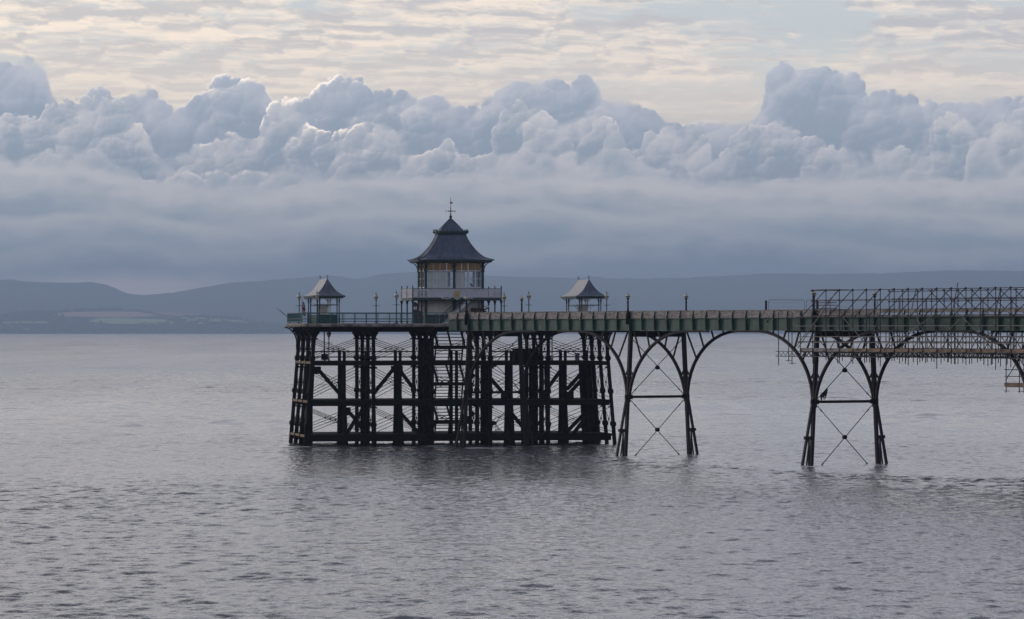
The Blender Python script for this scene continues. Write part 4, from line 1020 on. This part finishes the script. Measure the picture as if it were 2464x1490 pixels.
for u, v in ((BU0, BV0), (BU1, BV0), (BU0, BV1), (BU1, BV1), (BU0, BV0 + 3.7), (BU1, BV0 + 3.7), (PUC + .35, BV0)):
    m_ = MB(); p = PH(u, v, 12.52)
    m_.lathe(p, [(.12, 0), (.12, .12), (.075, .2), (.07, 2.02), (.11, 2.08), (.09, 2.14), (.17, 2.32), (.17, 2.42)], 8); part('balcony_column', m_, 'dgreen')
    if u != PUC + .35:
        m_ = MB(); m_.lathe(p, [(.06, 2.7), (.055, 3.72), (.075, 3.75), (.04, 3.8), (.075, 3.87), (.03, 3.95)], 8); part('balcony_post', m_, 'dgreen')
# shield and scrolls on the balcony front
cu, cv, cz = U(1099, BV0 - .1), BV0 - .10, ZH(709, 15, 2)
sh = [(-.36, .40), (-.12, .34), (0, .38), (.12, .34), (.36, .40), (.33, .0), (.24, -.26), (0, -.44), (-.24, -.26), (-.33, .0)]
m_ = MB(); m_.prism([PH(cu + a, cv, cz + b) for a, b in sh], -HV3 * .05); shield = part('shield', m_, mat('gilt_shield', (0.46, 0.38, 0.17), .5, 0, .08, 5))
m_ = MB()
for a in range(5):
    t = R(90 + 72 * a); m_.prism([PH(cu + .05 * math.cos(t + .6), cv - .052, cz - .02 + .05 * math.sin(t + .6)), PH(cu + .17 * math.cos(t), cv - .052, cz - .02 + .17 * math.sin(t)), PH(cu + .05 * math.cos(t - .6), cv - .052, cz - .02 + .05 * math.sin(t - .6))], -HV3 * .02)
m_.prism([PH(cu + .06 * math.cos(R(60 * k)), cv - .052, cz - .02 + .06 * math.sin(R(60 * k))) for k in range(6)], -HV3 * .025)
obj('star', m_, mat('orange_star', (0.42, 0.14, 0.03), .5, 0, .1, 5), shield)
m_ = MB()
for sg in (-1, 1):
    m_.path([PH(cu + sg * x, cv - .02, cz + z) for x, z in ((.40, .44), (.52, .28), (.46, .0), (.52, -.22), (.72, -.40), (1.05, -.46), (1.35, -.40), (1.55, -.28), (1.62, -.36), (1.52, -.44))], .045, 6)
    m_.path([PH(cu + sg * x, cv - .02, cz + z) for x, z in ((1.22, .46), (1.28, .1), (1.34, -.30))], .035, 6)
m_.path([PH(cu + .42 * math.cos(R(a)), cv - .02, cz + .05 + .44 * math.sin(R(a))) for a in range(20, 165, 12)], .05, 6)
m_.path([PH(cu + x, cv - .02, cz + z) for x, z in ((-.42, .1), (-.36, -.3), (0, -.52), (.36, -.3), (.42, .1))], .05, 6)
part('scrollwork', m_, 'lattice')
# lower storey
m_ = MB()
for a, b in (((PU0, PV0 + .05), (PU1, PV0 + .05)), ((PU0 + .05, PV1), (PU0 + .05, PV0)), ((PU1 - .05, PV0), (PU1 - .05, PV1))):
    m_.beam(PH(*a, 13.0), PH(*b, 13.0), .06, .96)
part('lower_wall', m_, 'dim')
m_ = MB(); m_.box(PH(15.0, PV0 + .35, 14.15), HU3 * 2.7, HV3 * .04, .75); m_.box(PH(12.75, PVC, 13.9), HU3 * .05, HV3 * 1.0, 1.05); part('inner_wall', m_, 'blind')
m_ = MB()
for u in np.linspace(PU0 + .15, PU1 - .15, 10): m_.beam(PH(u, PV0, 12.55), PH(u, PV0, 14.9), .05, .05, up=HU3)
for v in np.linspace(PV0 + .2, PV1 - .2, 9):
    for uu in (PU0, PU1): m_.beam(PH(uu, v, 13.4), PH(uu, v, 14.9), .07, .09, up=HU3)
for z in (13.5, 14.85): m_.beam(PH(PU0, PV0, z), PH(PU1, PV0, z), .06, .08)
for u in np.linspace(PU0 + .15, PU1 - .8, 9):
    for sg in (0, 1): m_.path([PH(u + (.02 if sg == 0 else .62) + (1 if sg == 0 else -1) * .28 * (1 - math.cos(R(a))), PV0 - .03, 14.5 + .32 * math.sin(R(a))) for a in range(0, 91, 15)], .03, 5)
part('lower_frame', m_, 'white')
for u, w, z, h in ((16.4, .17, 13.6, .28), (17.15, .30, 13.95, .22), (17.2, .2, 13.5, .22), (17.75, .24, 13.75, .45)):
    m_ = MB(); m_.box(PH(u, PV0 - .05, z), HU3 * w, HV3 * .02, h); part('notice', m_, 'brown')
m_ = MB(); m_.box(PH(PU0 + .8, PV0 - .05, 13.0), HU3 * .42, HV3 * .03, .42); part('dark_door', m_, 'dim')
# outside stair rising to the balcony
ua_, ub_ = U(1064, 3.0), U(1124, 3.0)
for v in (2.45, 3.35):
    m_ = MB(); m_.prism([PH(ua_, v, 12.56), PH(ua_ + .55, v, 12.56), PH(ub_ + .35, v, 15.0), PH(ub_ - .25, v, 15.0)], HV3 * .06); part('stair_string', m_, 'white')
m_ = MB()
for k in range(13): t = k / 12; m_.box(PH(ua_ + .3 + (ub_ - ua_ - .3) * t, 2.95, 12.7 + 2.3 * t), HU3 * .14, HV3 * .42, .025)
part('stair_tread', m_, 'deck')
m_ = MB(); o_ = -.95
m_.beam(PH(ua_ + o_ + .2, 2.4, 12.95), PH(ub_ + o_ + .1, 2.4, 15.1), .05, .06); m_.beam(PH(ua_ + o_ + .5, 2.4, 12.75), PH(ub_ + o_ + .35, 2.4, 14.9), .03, .04)
for k in range(20):
    t = k / 19; x = ua_ + .1 + (ub_ - ua_ - .2) * t; zb = 12.6 + 2.35 * t
    m_.tube(PH(x, 2.4, zb), PH(x, 2.4, min(zb + .95, 15.0)), .018, n=5); m_.lathe(PH(x, 2.4, min(zb + .42, 14.6)), [(.02, 0), (.04, .04), (.02, .08)], 6)
part('stair_balustrade', m_, 'dgreen')
# weather vane
wvn = thing('weather_vane', PH(PUC, PVC, 23.45), 'iron weather vane with letters and red pennant on the pavilion roof tip', 'weather vane')
p = PH(PUC, PVC, 23.42)
m_ = MB(); m_.lathe(p, [(.10, 0), (.13, .05), (.06, .12), (.15, .22), (.17, .28), (.12, .36), (.05, .45), (.09, .55), (.04, .62), (.035, 1.1), (.07, 1.16), (.03, 1.2), (.02, 2.25), (.008, 2.32)], 8); part('spindle', m_, 'dgreen', wvn)
m_ = MB()
for sx in (-1, 1):
    m_.beam(p + V(0, 0, .86), p + V(sx * .36, 0, .86), .035, .035)
    m_.beam(p + V(sx * .12, 0, .74), p + V(sx * .12, 0, .98), .03, .03, up=(1, 0, 0)); m_.beam(p + V(sx * .22, 0, .78), p + V(sx * .22, 0, .94), .05, .05, up=(1, 0, 0))
for a in range(0, 360, 45): m_.beam(p + V(.08 * math.cos(R(a)), 0, .86 + .08 * math.sin(R(a))), p + V(.08 * math.cos(R(a + 45)), 0, .86 + .08 * math.sin(R(a + 45))), .03, .03, up=(0, 1, 0))
m_.beam(p + V(0, -.3, .86), p + V(0, .3, .86), .035, .035)
part('cross_arms', m_, 'dgreen', wvn)
for x, segs in ((-.44, [((.06, .1), (-.06, .1)), ((.06, 0), (-.03, 0)), ((.06, -.1), (-.06, -.1)), ((.06, .1), (.06, -.1))]), (.44, [((-.07, .1), (-.035, -.1)), ((-.035, -.1), (0, .06)), ((0, .06), (.035, -.1)), ((.035, -.1), (.07, .1))])):
    m_ = MB()
    for (a, b), (c, d) in segs: m_.beam(p + V(x - a if x < 0 else x + a, 0, .86 + b), p + V(x - c if x < 0 else x + c, 0, .86 + d), .03, .035, up=(0, 1, 0))
    part('letter', m_, 'dgreen', wvn)
m_ = MB(); m_.prism([p + V(-.16, 0, 1.72), p + V(.0, 0, 1.78), p + V(.10, 0, 1.84), p + V(.22, 0, 1.86), p + V(.15, 0, 1.74), p + V(.22, 0, 1.60), p + V(.10, 0, 1.63), p + V(0, 0, 1.67)], (0, .02, 0)); part('pennant', m_, mat('dark_red_pennant', (0.16, 0.04, 0.035), .6), wvn)

# ------------------------------------------------------------------ two shelters
def shelter(u0, u1, label):
    v0, v1 = 1.8, 10.2; uc, vc = (u0 + u1) / 2, (v0 + v1) / 2
    t = thing('shelter', PH(uc, vc, 12.52), label, 'shelter', 'pagoda-roofed shelters on the pier head')
    a = (u1 - u0) / 2; b = (v1 - v0) / 2
    ins = lambda z, f_: (z, a * f_ + .03, 2.75 + (b - 2.75) * f_)
    rp = smooth_prof([ins(15.40, 1.0), ins(15.47, .86), ins(15.70, .62), ins(16.10, .38), ins(16.55, .20), ins(17.15, 0.0)])
    # light put into the colour: long sides in paler lit lead, ends in plain lead
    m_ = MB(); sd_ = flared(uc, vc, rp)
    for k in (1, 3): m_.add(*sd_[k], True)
    r = obj('roof', m_, M['lead_lit'], t)
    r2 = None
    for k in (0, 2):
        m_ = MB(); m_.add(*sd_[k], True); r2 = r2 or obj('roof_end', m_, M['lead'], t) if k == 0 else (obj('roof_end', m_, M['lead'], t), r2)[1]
    s_ = MB()
    for f_ in (.34, .67):
        for sg in (-1, 1): s_.path([PH(uc - p[1] + 2 * p[1] * f_, vc + sg * p[2], p[0] + .01) for p in rp][::3], .018, 5)
    obj('roof_seams', s_, M['lead_lit'], r2)
    m_ = MB(); m_.box(PH(uc, vc, 15.33), HU3 * (a - .03), HV3 * (b - .03), .07); m_.box(PH(uc, vc, 15.22), HU3 * (a - .2), HV3 * (b - .2), .05); obj('eaves_gutter', m_, M['dgreen'], t)
    c0, c1, w0, w1 = u0 + .68, u1 - .68, v0 + .75, v1 - .75
    for u, v in ((c0, w0), (c1, w0), (c0, w1), (c1, w1)):
        m_ = MB(); p = PH(u, v, 12.52)
        for d_ in (-.11, .11): m_.lathe(p + HU3 * d_, [(.075, 0), (.075, .9), (.06, .95), (.055, 2.1), (.085, 2.16), (.06, 2.22), (.10, 2.34), (.07, 2.4), (.075, 2.65)], 8)
        obj('column', m_, M['white'] if u > c0 + 1 and v == w1 else M['dgreen'], t)
        m_ = MB()
        for du, dv in ((-1, 0), (1, 0)):
            pts = [PH(u + du * (.12 + .5 * (1 - math.cos(R(15 * k)))), v, 14.72 + .45 * math.sin(R(15 * k))) for k in range(7)]; m_.band(pts, .05, .06, HV3)
            m_.beam(pts[3], PH(u + du * .1, v, 15.12), .04, .04)
        obj('bracket', m_, M['lattice'], t)
    m_ = MB()
    for v in (w0, w1): m_.beam(PH(c0, v, 14.48), PH(c1, v, 14.48), .05, .05); m_.beam(PH(c0, v, 14.40), PH(c1, v, 14.40), .04, .04)
    for u in (c0, c1): m_.beam(PH(u, w0, 14.48), PH(u, w1, 14.48), .05, .05)
    for v in (w0, w1):
        for k in range(5): m_.beam(PH(c0 + (c1 - c0) * (k + .5) / 5, v, 14.5), PH(c0 + (c1 - c0) * (k + .5) / 5, v, 14.58), .04, .04, up=HU3)
        m_.path([PH(uc + x, v, z) for x, z in ((-.28, 14.4), (-.16, 14.28), (0, 14.2), (.16, 14.28), (.28, 14.4))], .02, 5); m_.tube(PH(uc, v, 13.5), PH(uc, v, 14.2), .018, n=5)
    obj('tie_rail', m_, M['dgreen'], t)
    m_ = MB(); m_.box(PH(uc, vc, 13.0), HU3 * .9, HV3 * (w1 - vc - .3), .46); obj('seat_back', m_, M['dgreen'], t)
    m_ = MB(); m_.box(PH(uc - .15, vc, 14.0), HU3 * .5, HV3 * .03, .5)
    for k in range(9): m_.beam(PH(uc - .65 + 1.0 * k / 8, vc - .06, 13.5), PH(uc - .65 + 1.0 * k / 8, vc - .06, 14.55), .03, .03, up=HU3)
    obj('screen', m_, M['blind'], t)
    for sg in (-1, 1):
        m_ = MB(); p = PH(uc, vc + sg * 2.72, 17.12); m_.lathe(p, [(.07, 0), (.03, .06), (.02, .18), (.045, .22), (.015, .26), (.01, .5)], 6)
        for a_ in (-1, 1): m_.path([p + V(0, 0, .16), p + HU3 * a_ * .08 + V(0, 0, .24), p + HU3 * a_ * .12 + V(0, 0, .36)], .014, 5); m_.path([p + V(0, 0, .3), p + HU3 * a_ * .06 + V(0, 0, .38), p + HU3 * a_ * .07 + V(0, 0, .46)], .012, 5)
        obj('finial', m_, M['lead'], t)
    return t
k1 = shelter(0.05, 3.45, 'open shelter with flared lead roof at the left end of the pier head')
copy_thing(k1, PH(29.3, 6.0, 12.52), 'open shelter with flared lead roof right of the pavilion, above the parapet')

# ------------------------------------------------------------------ small things on the deck
u_ = U(735, 10); fl = thing('flag', PH(u_, 10, 12.52), 'limp red, white and blue flag on a thin pole left of the shelter', 'flag')
m_ = MB(); pz = PH(U(726.5, 10), 10, 12.52); m_.tube(pz, pz + V(0, 0, 2.75), .02, n=6); obj('pole', m_, M['dgreen'], fl)
me = bpy.data.meshes.new('cloth'); NXf, NYf = 10, 14; vs = []; uvs = []
for j in range(NYf + 1):
    for i in range(NXf + 1):
        a, b = i / NXf, j / NYf
        w_ = .40 * a * (0.55 + .45 * b) + .03 * math.sin(b * 6); x_ = .03 + w_; z_ = 2.6 - 1.45 * b - .55 * a - .12 * math.sin(a * 5)
        vs.append(tuple(pz + HU3 * x_ + HV3 * (.09 * math.sin(a * 9 + b * 2) * a) + V(0, 0, max(z_, .5)) - V(*fl['_o']))); uvs.append((a, 1 - b))
fs = [(j * (NXf + 1) + i, j * (NXf + 1) + i + 1, (j + 1) * (NXf + 1) + i + 1, (j + 1) * (NXf + 1) + i) for j in range(NYf) for i in range(NXf)]
me.from_pydata(vs, [], fs); ul = me.uv_layers.new()
for lp_ in me.loops: ul.data[lp_.index].uv = uvs[lp_.vertex_index]
me.materials.append(M['flag']); co_ = bpy.data.objects.new('cloth', me); C.objects.link(co_); co_.parent = fl; co_['_o'] = fl['_o']
for q0, y0, lab in ((664, 740, 'longer fishing rod sticking out over the left end railing'), (672, 744.5, 'shorter fishing rod sticking out over the left end railing')):
    a = PH(U(692, 8), 8, 13.2); b = at(q0, y0, a[1]); r_ = thing('fishing_rod', a, lab, 'fishing rod', 'fishing rods at the left end of the pier head')
    m_ = MB(); m_.tube(a, a + (b - a) * .3, .03, .025, n=6); obj('handle', m_, M['brown'], r_); m_ = MB(); m_.tube(a + (b - a) * .3, b, .022, .012, n=5); obj('rod', m_, M['iron'], r_)
# arched board with two openings
u0, u1, vv = U(993, 3.4), U(1004, 3.4), 3.4; t_ = thing('arched_board', PH((u0 + u1) / 2, vv, 12.52), 'tall dark arch-topped board with two small openings beside the pavilion', 'board')
m_ = MB(); uc = (u0 + u1) / 2; hw = (u1 - u0) / 2 + .03
m_.box(PH(uc, vv, 13.25), HU3 * hw, HV3 * .05, .73)
for x0, x1 in ((-hw, -.15), (-.045, .045), (.15, hw)): m_.box(PH(uc + (x0 + x1) / 2, vv, 14.14), HU3 * (x1 - x0) / 2, HV3 * .05, .16)
m_.prism([PH(uc + hw, vv - .05, 14.30), PH(uc - hw, vv - .05, 14.30)] + [PH(uc - hw * math.cos(R(a)), vv - .05, 14.42 + hw * 1.3 * math.sin(R(a))) for a in range(0, 181, 20)], HV3 * .10)
obj('board_panel', m_, M['brown'], t_); m_ = MB(); m_.box(PH(uc, vv + .3, 12.62), HU3 * hw, HV3 * .3, .09); obj('foot', m_, M['brown'], t_)
for q, zt, lab in ((1008.5, 13.9, 'dark brown barrel-like bin right of the arched board'),):
    b_ = thing('litter_bin', PH(U(q, 3.2), 3.2, 12.52), lab, 'bin'); m_ = MB(); m_.lathe(PH(U(q, 3.2), 3.2, 12.52), [(.2, 0), (.24, .4), (.24, 1.0), (.22, 1.1)], 12); obj('bin_body', m_, M['brown'], b_)
    m_ = MB(); m_.lathe(PH(U(q, 3.2), 3.2, 12.52), [(.26, 1.1), (.26, 1.16), (.16, 1.3), (.05, 1.36)], 12); obj('lid', m_, M['dim'], b_)
u_ = U(1165.5, 2.0); pd = thing('telescope', PH(u_, 2, 12.52), 'pale-topped coin telescope on a dark pedestal right of the pavilion', 'telescope')
m_ = MB(); m_.lathe(PH(u_, 2, 12.52), [(.22, 0), (.2, .1), (.12, .3), (.1, 1.0), (.2, 1.2), (.22, 1.35)], 10); obj('pedestal', m_, M['iron'], pd)
m_ = MB(); m_.beam(PH(u_ - .22, 2, 13.95), PH(u_ + .36, 2, 14.28), .3, .30); obj('scope_body', m_, M['iron'], pd)
m_ = MB(); m_.beam(PH(u_ - .10, 1.9, 14.10), PH(u_ + .38, 1.9, 14.34), .42, .16); obj('hood', m_, M['white'], pd)
# temporary barriers and posts on the neck
def barrier(s0, w0, s1, w1, label):
    a, b = PN(s0, w0, 12.58), PN(s1, w1, 12.58); t = thing('mesh_barrier', (a + b) / 2, label, 'barrier', 'wire mesh barriers on the deck'); d = unit(b - a)
    m_ = MB(); m_.path([a, a + V(0, 0, 1.85), a + V(0, 0, 1.97) + d * .12, b + V(0, 0, 1.97) - d * .12, b + V(0, 0, 1.85), b], .022, 6); m_.tube(a + V(0, 0, .2), b + V(0, 0, .2), .02, n=6); obj('frame', m_, M['steel_pale'], t)
    m_ = MB(); L = np.linalg.norm(b - a)
    for x in np.arange(.1, L, .10): m_.tube(a + d * x + V(0, 0, .2), a + d * x + V(0, 0, 1.95), .0025, n=3, caps=False)
    for z in (.55, .95, 1.35, 1.7): m_.tube(a + V(0, 0, z), b + V(0, 0, z), .004, n=3, caps=False)
    obj('wire_mesh', m_, M['steel_pale'], t)
    m_ = MB()
    for p in (a, b): m_.box(p + V(0, 0, .06), d * .3, np.cross(d, Z3) * .11, .07)
    obj('foot', m_, M['dim'], t)
sb = S(1849, .15); barrier(sb, .15, sb, 4.05, 'wire mesh barrier standing across the deck left of the scaffolding')
bs = S(1940, 4.3)
for k, lab in enumerate(('first mesh barrier along the deck, behind the scaffold corner post', 'mesh barrier along the deck, second behind the scaffold', 'mesh barrier along the deck, third behind the scaffold', 'mesh barrier along the deck, fourth behind the scaffold', 'mesh barrier along the deck, nearest the right edge')):
    barrier(bs + 3.55 * k, 4.3 + .1 * (k % 2), bs + 3.55 * k + 3.5, 4.3 + .1 * ((k + 1) % 2), lab)
def stub(q, w, z0, z1, r_, label, mt):
    s = S(q, w); t = thing('post', PN(s, w, z0), label, 'post'); m_ = MB(); m_.tube(PN(s, w, z0), PN(s, w, z1), r_, n=10); obj('shaft', m_, M[mt], t)
    m_ = MB(); m_.box(PN(s - .3, w, z0 + .02), NE3 * .9, NN3 * .2, .035); obj('base_plate', m_, M['iron'], t)
stub(1842.5, 1.0, 13.62 - 1.05, 14.50, .095, 'short thick black post standing left of the mesh barrier', 'iron')
stub(1966, .5, 12.57, 14.45, .11, 'thick brownish post inside the left corner of the scaffold', 'iron_brown')

# small things down on the landing stage
u_ = U(1388, 9.5); t_ = thing('locker', PH(u_, 9.5, 8.65), 'small pale blue-grey locker at the back of the landing stage', 'locker')
m_ = MB(); m_.box(PH(u_, 9.5, 9.02), HU3 * .22, HV3 * .2, .36); obj('locker_body', m_, mat('pale_blue_paint', (.24, .29, .36), .6), t_); m_ = MB(); m_.box(PH(u_, 9.5, 9.40), HU3 * .27, HV3 * .24, .035); obj('lid', m_, M['steel_pale'], t_)
u_ = U(1402.5, .9); t_ = thing('bollard', PH(u_, .9, 1.14), 'black T-headed mooring bollard low on the landing stage at the right', 'bollard')
m_ = MB(); m_.lathe(PH(u_, .9, 1.12), [(.24, 0), (.22, .06), (.13, .14), (.12, .5), (.16, .58)], 10); obj('stem', m_, M['iron'], t_); m_ = MB(); m_.tube(PH(u_ - .28, .9, 1.74), PH(u_ + .28, .9, 1.74), .09, n=8); obj('head_bar', m_, M['iron'], t_)
u_ = U(1187, .2); z_ = ZH(1018, u_, .2); t_ = thing('fender_float', PH(u_, .2, z_), 'black ball float with a scrap of net hanging on a tie between the columns', 'float')
m_ = MB(); m_.lathe(PH(u_, .2, z_ - .22), [(.02, 0)] + [(.22 * math.sin(R(a)), .22 - .22 * math.cos(R(a))) for a in range(20, 170, 15)] + [(.02, .44)], 12); m_.tube(PH(u_, .2, z_ + .2), PH(u_ + .3, .2, z_ + .7), .02, n=5); obj('ball', m_, M['iron'], t_)
m_ = MB()
for k in range(9):
    a = R(40 * k); m_.path([PH(u_ + .3 + .12 * math.cos(a), .2 + .1 * math.sin(a), z_ - .3), PH(u_ + .42 + .22 * math.cos(a + .4), .2 + .2 * math.sin(a + .4), z_ - .85), PH(u_ + .5 + .12 * math.cos(a), .2 + .1 * math.sin(a), z_ - 1.35)], .012, 4)
obj('net_scrap', m_, M['steel'], t_)
# ------------------------------------------------------------------ scaffolding hung round the neck
sc = thing('scaffolding', PN(78, 2.95, 9.0), 'steel tube scaffolding with lattice frame hung round the right end of the pier neck', 'scaffolding')
WN, WF = -1.05, 6.95
rng = random.Random(9); TR = 0.038
def T_(name, segs, mt='steel', r=TR, clamps=()):
    m_ = MB()
    for a, b in segs:
        m_.tube(a, b, r, n=6)
    for p in clamps: clamp(m_, p)
    return obj(name, m_, M[mt], sc)
def clamp(m_, p): m_.box(p, NE3 * .07, NN3 * .07, .06)
s_left = S(1955, WN); SR = 97.5
s_board = S(1924, WN); s_truss = S(1869, WN)
zt = lambda s: 15.28
# standards
N_ = []
s = s_left
while s < SR: N_.append(s); s += 2.0
for i, s in enumerate(N_):
    T_('standard', [(PN(s, WN, rng.uniform(8.55, 9.3)), PN(s, WN, 15.40))], clamps=[PN(s, WN - .03, z) for z in (15.31, 15.25, 14.40, 13.05, 12.19, 11.27, 10.76, 9.98, 9.52)])
    if i % 2 == 0: T_('standard', [(PN(s + .28, WN + .12, rng.uniform(9.0, 9.4)), PN(s + .28, WN + .12, 13.1))])
    s2 = s + rng.uniform(-.15, .15) + .4
    T_('standard', [(PN(s2, WF, rng.uniform(8.7, 9.4)), PN(s2, WF, 15.38))], clamps=[PN(s2, WF, z) for z in (15.3, 14.36, 13.0)])
    T_('hanger', [(PN(s + 1.0, 0.9, rng.uniform(8.9, 9.3)), PN(s + 1.0, 0.9, 11.7))])
    T_('hanger', [(PN(s + .5, 5.0, rng.uniform(8.9, 9.3)), PN(s + .5, 5.0, 11.7))])
    if i % 2: T_('standard', [(PN(s + 1.0, WF - .9, 12.6), PN(s + 1.0, WF - .9, 14.6))])
    if i % 3 == 1: T_('hanger', [(PN(s + .9, 2.4, rng.uniform(8.9, 9.3)), PN(s + .9, 2.4, 11.7))])
for q, yb, yt in ((1872.7, 879, 752), (1897, 871, 768), (1905, 877.5, 752), (1925, 860, 748)):
    ss = S(q, WN); T_('standard', [(PN(ss, WN, ZN(yb, ss, WN)), PN(ss, WN, ZN(yt, ss, WN)))])
    m_ = MB(); z = ZN(yb, ss, WN) + .12
    if q in (1897, 1905): m_.beam(PN(ss - .45, WN, z), PN(ss + .55, WN, z), .05, .05); obj('cross_tube', m_, M['steel'], sc)
# ledgers, near and far
for z, sa, mt in ((15.28, s_left - .3, 'steel'), (14.40, s_left - .2, 'steel'), (13.05, S(1868, WN), 'steel_pale'), (12.97, S(1915, WN), 'steel'), (12.19, S(1912, WN), 'steel_pale'), (11.27, S(1917, WN), 'steel_pale'), (10.76, S(1918, WN), 'steel_pale'), (10.86, S(1918, WN), 'steel')):
    T_('ledger', [(PN(sa, WN - .06, z), PN(SR, WN - .06, z))], mt)
for z in (15.25, 14.36, 14.6, 13.0, 11.3, 10.8): T_('ledger', [(PN(s_left + .6, WF, z), PN(SR, WF, z))])
# raised left corner of the top frame
qa = PN(S(1953, WN), WN, ZN(699.5, 60, 0)); qb = PN(S(1977, WN), WN, ZN(697.5, 62, 0))
T_('ledger', [(qa, qb), (qb, PN(S(2042, WN), WN, 15.32)), (qa, PN(S(2020, WN), WN, 15.25))], 'steel', .034)
for z in (14.22, 14.0, 13.72): T_('ledger', [(PN(S(1953, WN), WN, z), PN(S(2012, WN), WN, z))])
# diagonals
k = 0
for i, s in enumerate(N_):
    a = s - 1.6
    if a > SR - 4: break
    T_('diagonal', [(PN(a, WN - .1, 13.0), PN(a + 3.7, WN - .1, 15.34))])
    if i >= 3: T_('diagonal', [(PN(s + 3.5, WF + .08, 13.2), PN(s, WF + .08, 15.34))])
    if i % 3 == 2: T_('diagonal', [(PN(s + .2, WF - .6, 13.0), PN(s + 1.1, WF - .6, 15.9 if i % 2 else 15.5))])
for x0, y0, x1, y1 in ((430, 655, 770, 155), (835, 380, 1045, 620), (1075, 600, 1165, 380), (1230, 660, 1700, 330), (1500, 375, 1640, 650), (1915, 375, 2140, 600), (2060, 600, 2170, 520), (1815, 480, 1890, 400), (405, 650, 600, 395)):
    q0, p0, q1, p1 = [(3000 + x0 / 2.267) * .6027, (1100 + y0 / 2.267) * .6027, (3000 + x1 / 2.267) * .6027, (1100 + y1 / 2.267) * .6027]
    sa, sb_ = S(q0, WN), S(q1, WN); T_('diagonal', [(PN(sa, WN - .12, ZN(p0, sa, WN)), PN(sb_, WN - .12, ZN(p1, sb_, WN)))], 'steel_pale')
for i, s in enumerate(N_[1:-1:2]):
    T_('diagonal', [(PN(s + .6, WN - .05, 10.1), PN(s + 2.0, WN - .05, 11.6))]); T_('diagonal', [(PN(s + 3.2, 2.4, 10.0), PN(s + 1.4, 2.4, 11.8))])
    T_('diagonal', [(PN(s, WF, 10.2), PN(s + 2.2, WF, 12.6))]); T_('diagonal', [(PN(s + 3.6, WF, 10.1), PN(s + 1.2, WF, 12.4))])
# transoms and couplers
for s in N_:
    T_('transom', [(PN(s + .06, WN - .2, 9.92), PN(s + .06, WF + .2, 9.92))]); 
    if 1: T_('transom', [(PN(s + .06, WN - .25, 13.1), PN(s + .06, WF + .25, 13.1))])
# walkway: toe boards, planks and lattice beams
s = s_board; rng = random.Random(4)
while s < SR:
    L = 3.6; m_ = MB(); j = rng.uniform(-.01, .01); m_.box(PN(s + L / 2, WN + .06, 10.14 + j), NE3 * (L / 2 - .015), NN3 * .02, .135); obj('toe_board', m_, M['board'] if s < s_board + 5 else M['plank'], sc)
    m_ = MB(); m_.box(PN(s + L / 2, WF - .06, 10.14 + j), NE3 * (L / 2 - .015), NN3 * .02, .135); obj('toe_board', m_, M['plank'], sc)
    s += L
m_ = MB(); m_.box(PN((s_board + SR) / 2, (WN + WF) / 2, 9.985), NE3 * (SR - s_board) / 2, NN3 * (WF - WN) / 2 * .98, .02); obj('walkway_planks', m_, M['plank'], sc)
for w in (WN, 0.6, 2.3, 4.6, WF):
    m_ = MB(); sa = s_truss if w == WN else s_truss + 1.5
    for z in (9.97 if w == WN else 9.90, 9.53): m_.tube(PN(sa - .2, w, z), PN(SR, w, z), .032, n=6)
    x = sa; up = True
    while x < SR - .4:
        m_.tube(PN(x, w, 9.55 if up else 9.9), PN(x + .33, w, 9.9 if up else 9.55), .024, n=5); x += .33; up = not up
    obj('lattice_beam', m_, M['steel'], sc)
m_ = MB()
for i, s in enumerate(N_):                     # pale end frames of the beams
    a = .42 if i % 2 else 0.0
    for z in (9.96, 9.53): m_.tube(PN(s - .1, WN - .05, z), PN(s + 1.5, WN - .05, z), .02, n=5)
    m_.tube(PN(s + a, WN - .05, 9.5), PN(s + a, WN - .05, 10.0), .028, n=5)
obj('beam_frames', m_, M['steel_pale'], sc)
# lower hanging tower at the right edge
s0 = S(2420, WN); 
for s, w in ((s0, WN), (s0 + 1.75, WN), (s0 + 1.95, WN + .3), (s0 + .1, WN + 2.2), (s0 + 1.9, WN + 2.2), (s0 + 3.6, WN)):
    T_('standard', [(PN(s, w, 6.75), PN(s, w, 10.0))])
for z, zz in ((8.62, 8.55), (8.08, 8.0)):
    T_('ledger', [(PN(s0 - .2, WN, z), PN(SR, WN, z)), (PN(s0 - .2, WN + 2.2, zz), PN(SR, WN + 2.2, zz))])
T_('diagonal', [(PN(s0, WN - .05, 7.75), PN(s0 + 1.75, WN - .05, 9.5))]); T_('diagonal', [(PN(s0 + 3.5, WN - .05, 7.75), PN(s0 + 1.85, WN - .05, 9.5))])
m_ = MB(); m_.box(PN((s0 - .2 + SR) / 2, WN, 7.40), NE3 * (SR - s0 + .2) / 2, NN3 * .025, .165); obj('toe_board', m_, M['plank'], sc)
m_ = MB(); m_.box(PN((s0 + SR) / 2, WN + 1.1, 7.22), NE3 * (SR - s0) / 2, NN3 * 1.05, .025); obj('walkway_planks', m_, M['plank'], sc)
for s in (s0, s0 + 1.8): m_ = MB(); m_.beam(PN(s - .25, WN, 6.88), PN(s + .45, WN, 6.88), .05, .05); obj('cross_tube', m_, M['steel'], sc)
# ------------------------------------------------------------------ haze over the estuary
hz = MB(); hz.box((0, 14500, 213), (9000, 0, 0), (0, 14700, 0), 223)
def hazemat():
    m = bpy.data.materials.new('sea_haze'); m.use_nodes = True; t = m.node_tree
    t.nodes.remove(t.nodes['Principled BSDF'])
    v = t.nodes.new('ShaderNodeVolumePrincipled')
    v.inputs['Color'].default_value = (0.605, 0.77, 1.0, 1); v.inputs['Density'].default_value = 8.0e-5
    v.inputs['Anisotropy'].default_value = 0.2
    t.links.new(v.outputs[0], t.nodes['Material Output'].inputs['Volume'])
    return m
hz_o = obj('haze', hz, hazemat()); tag(hz_o, 'blue haze over the estuary', 'haze', kind='stuff')
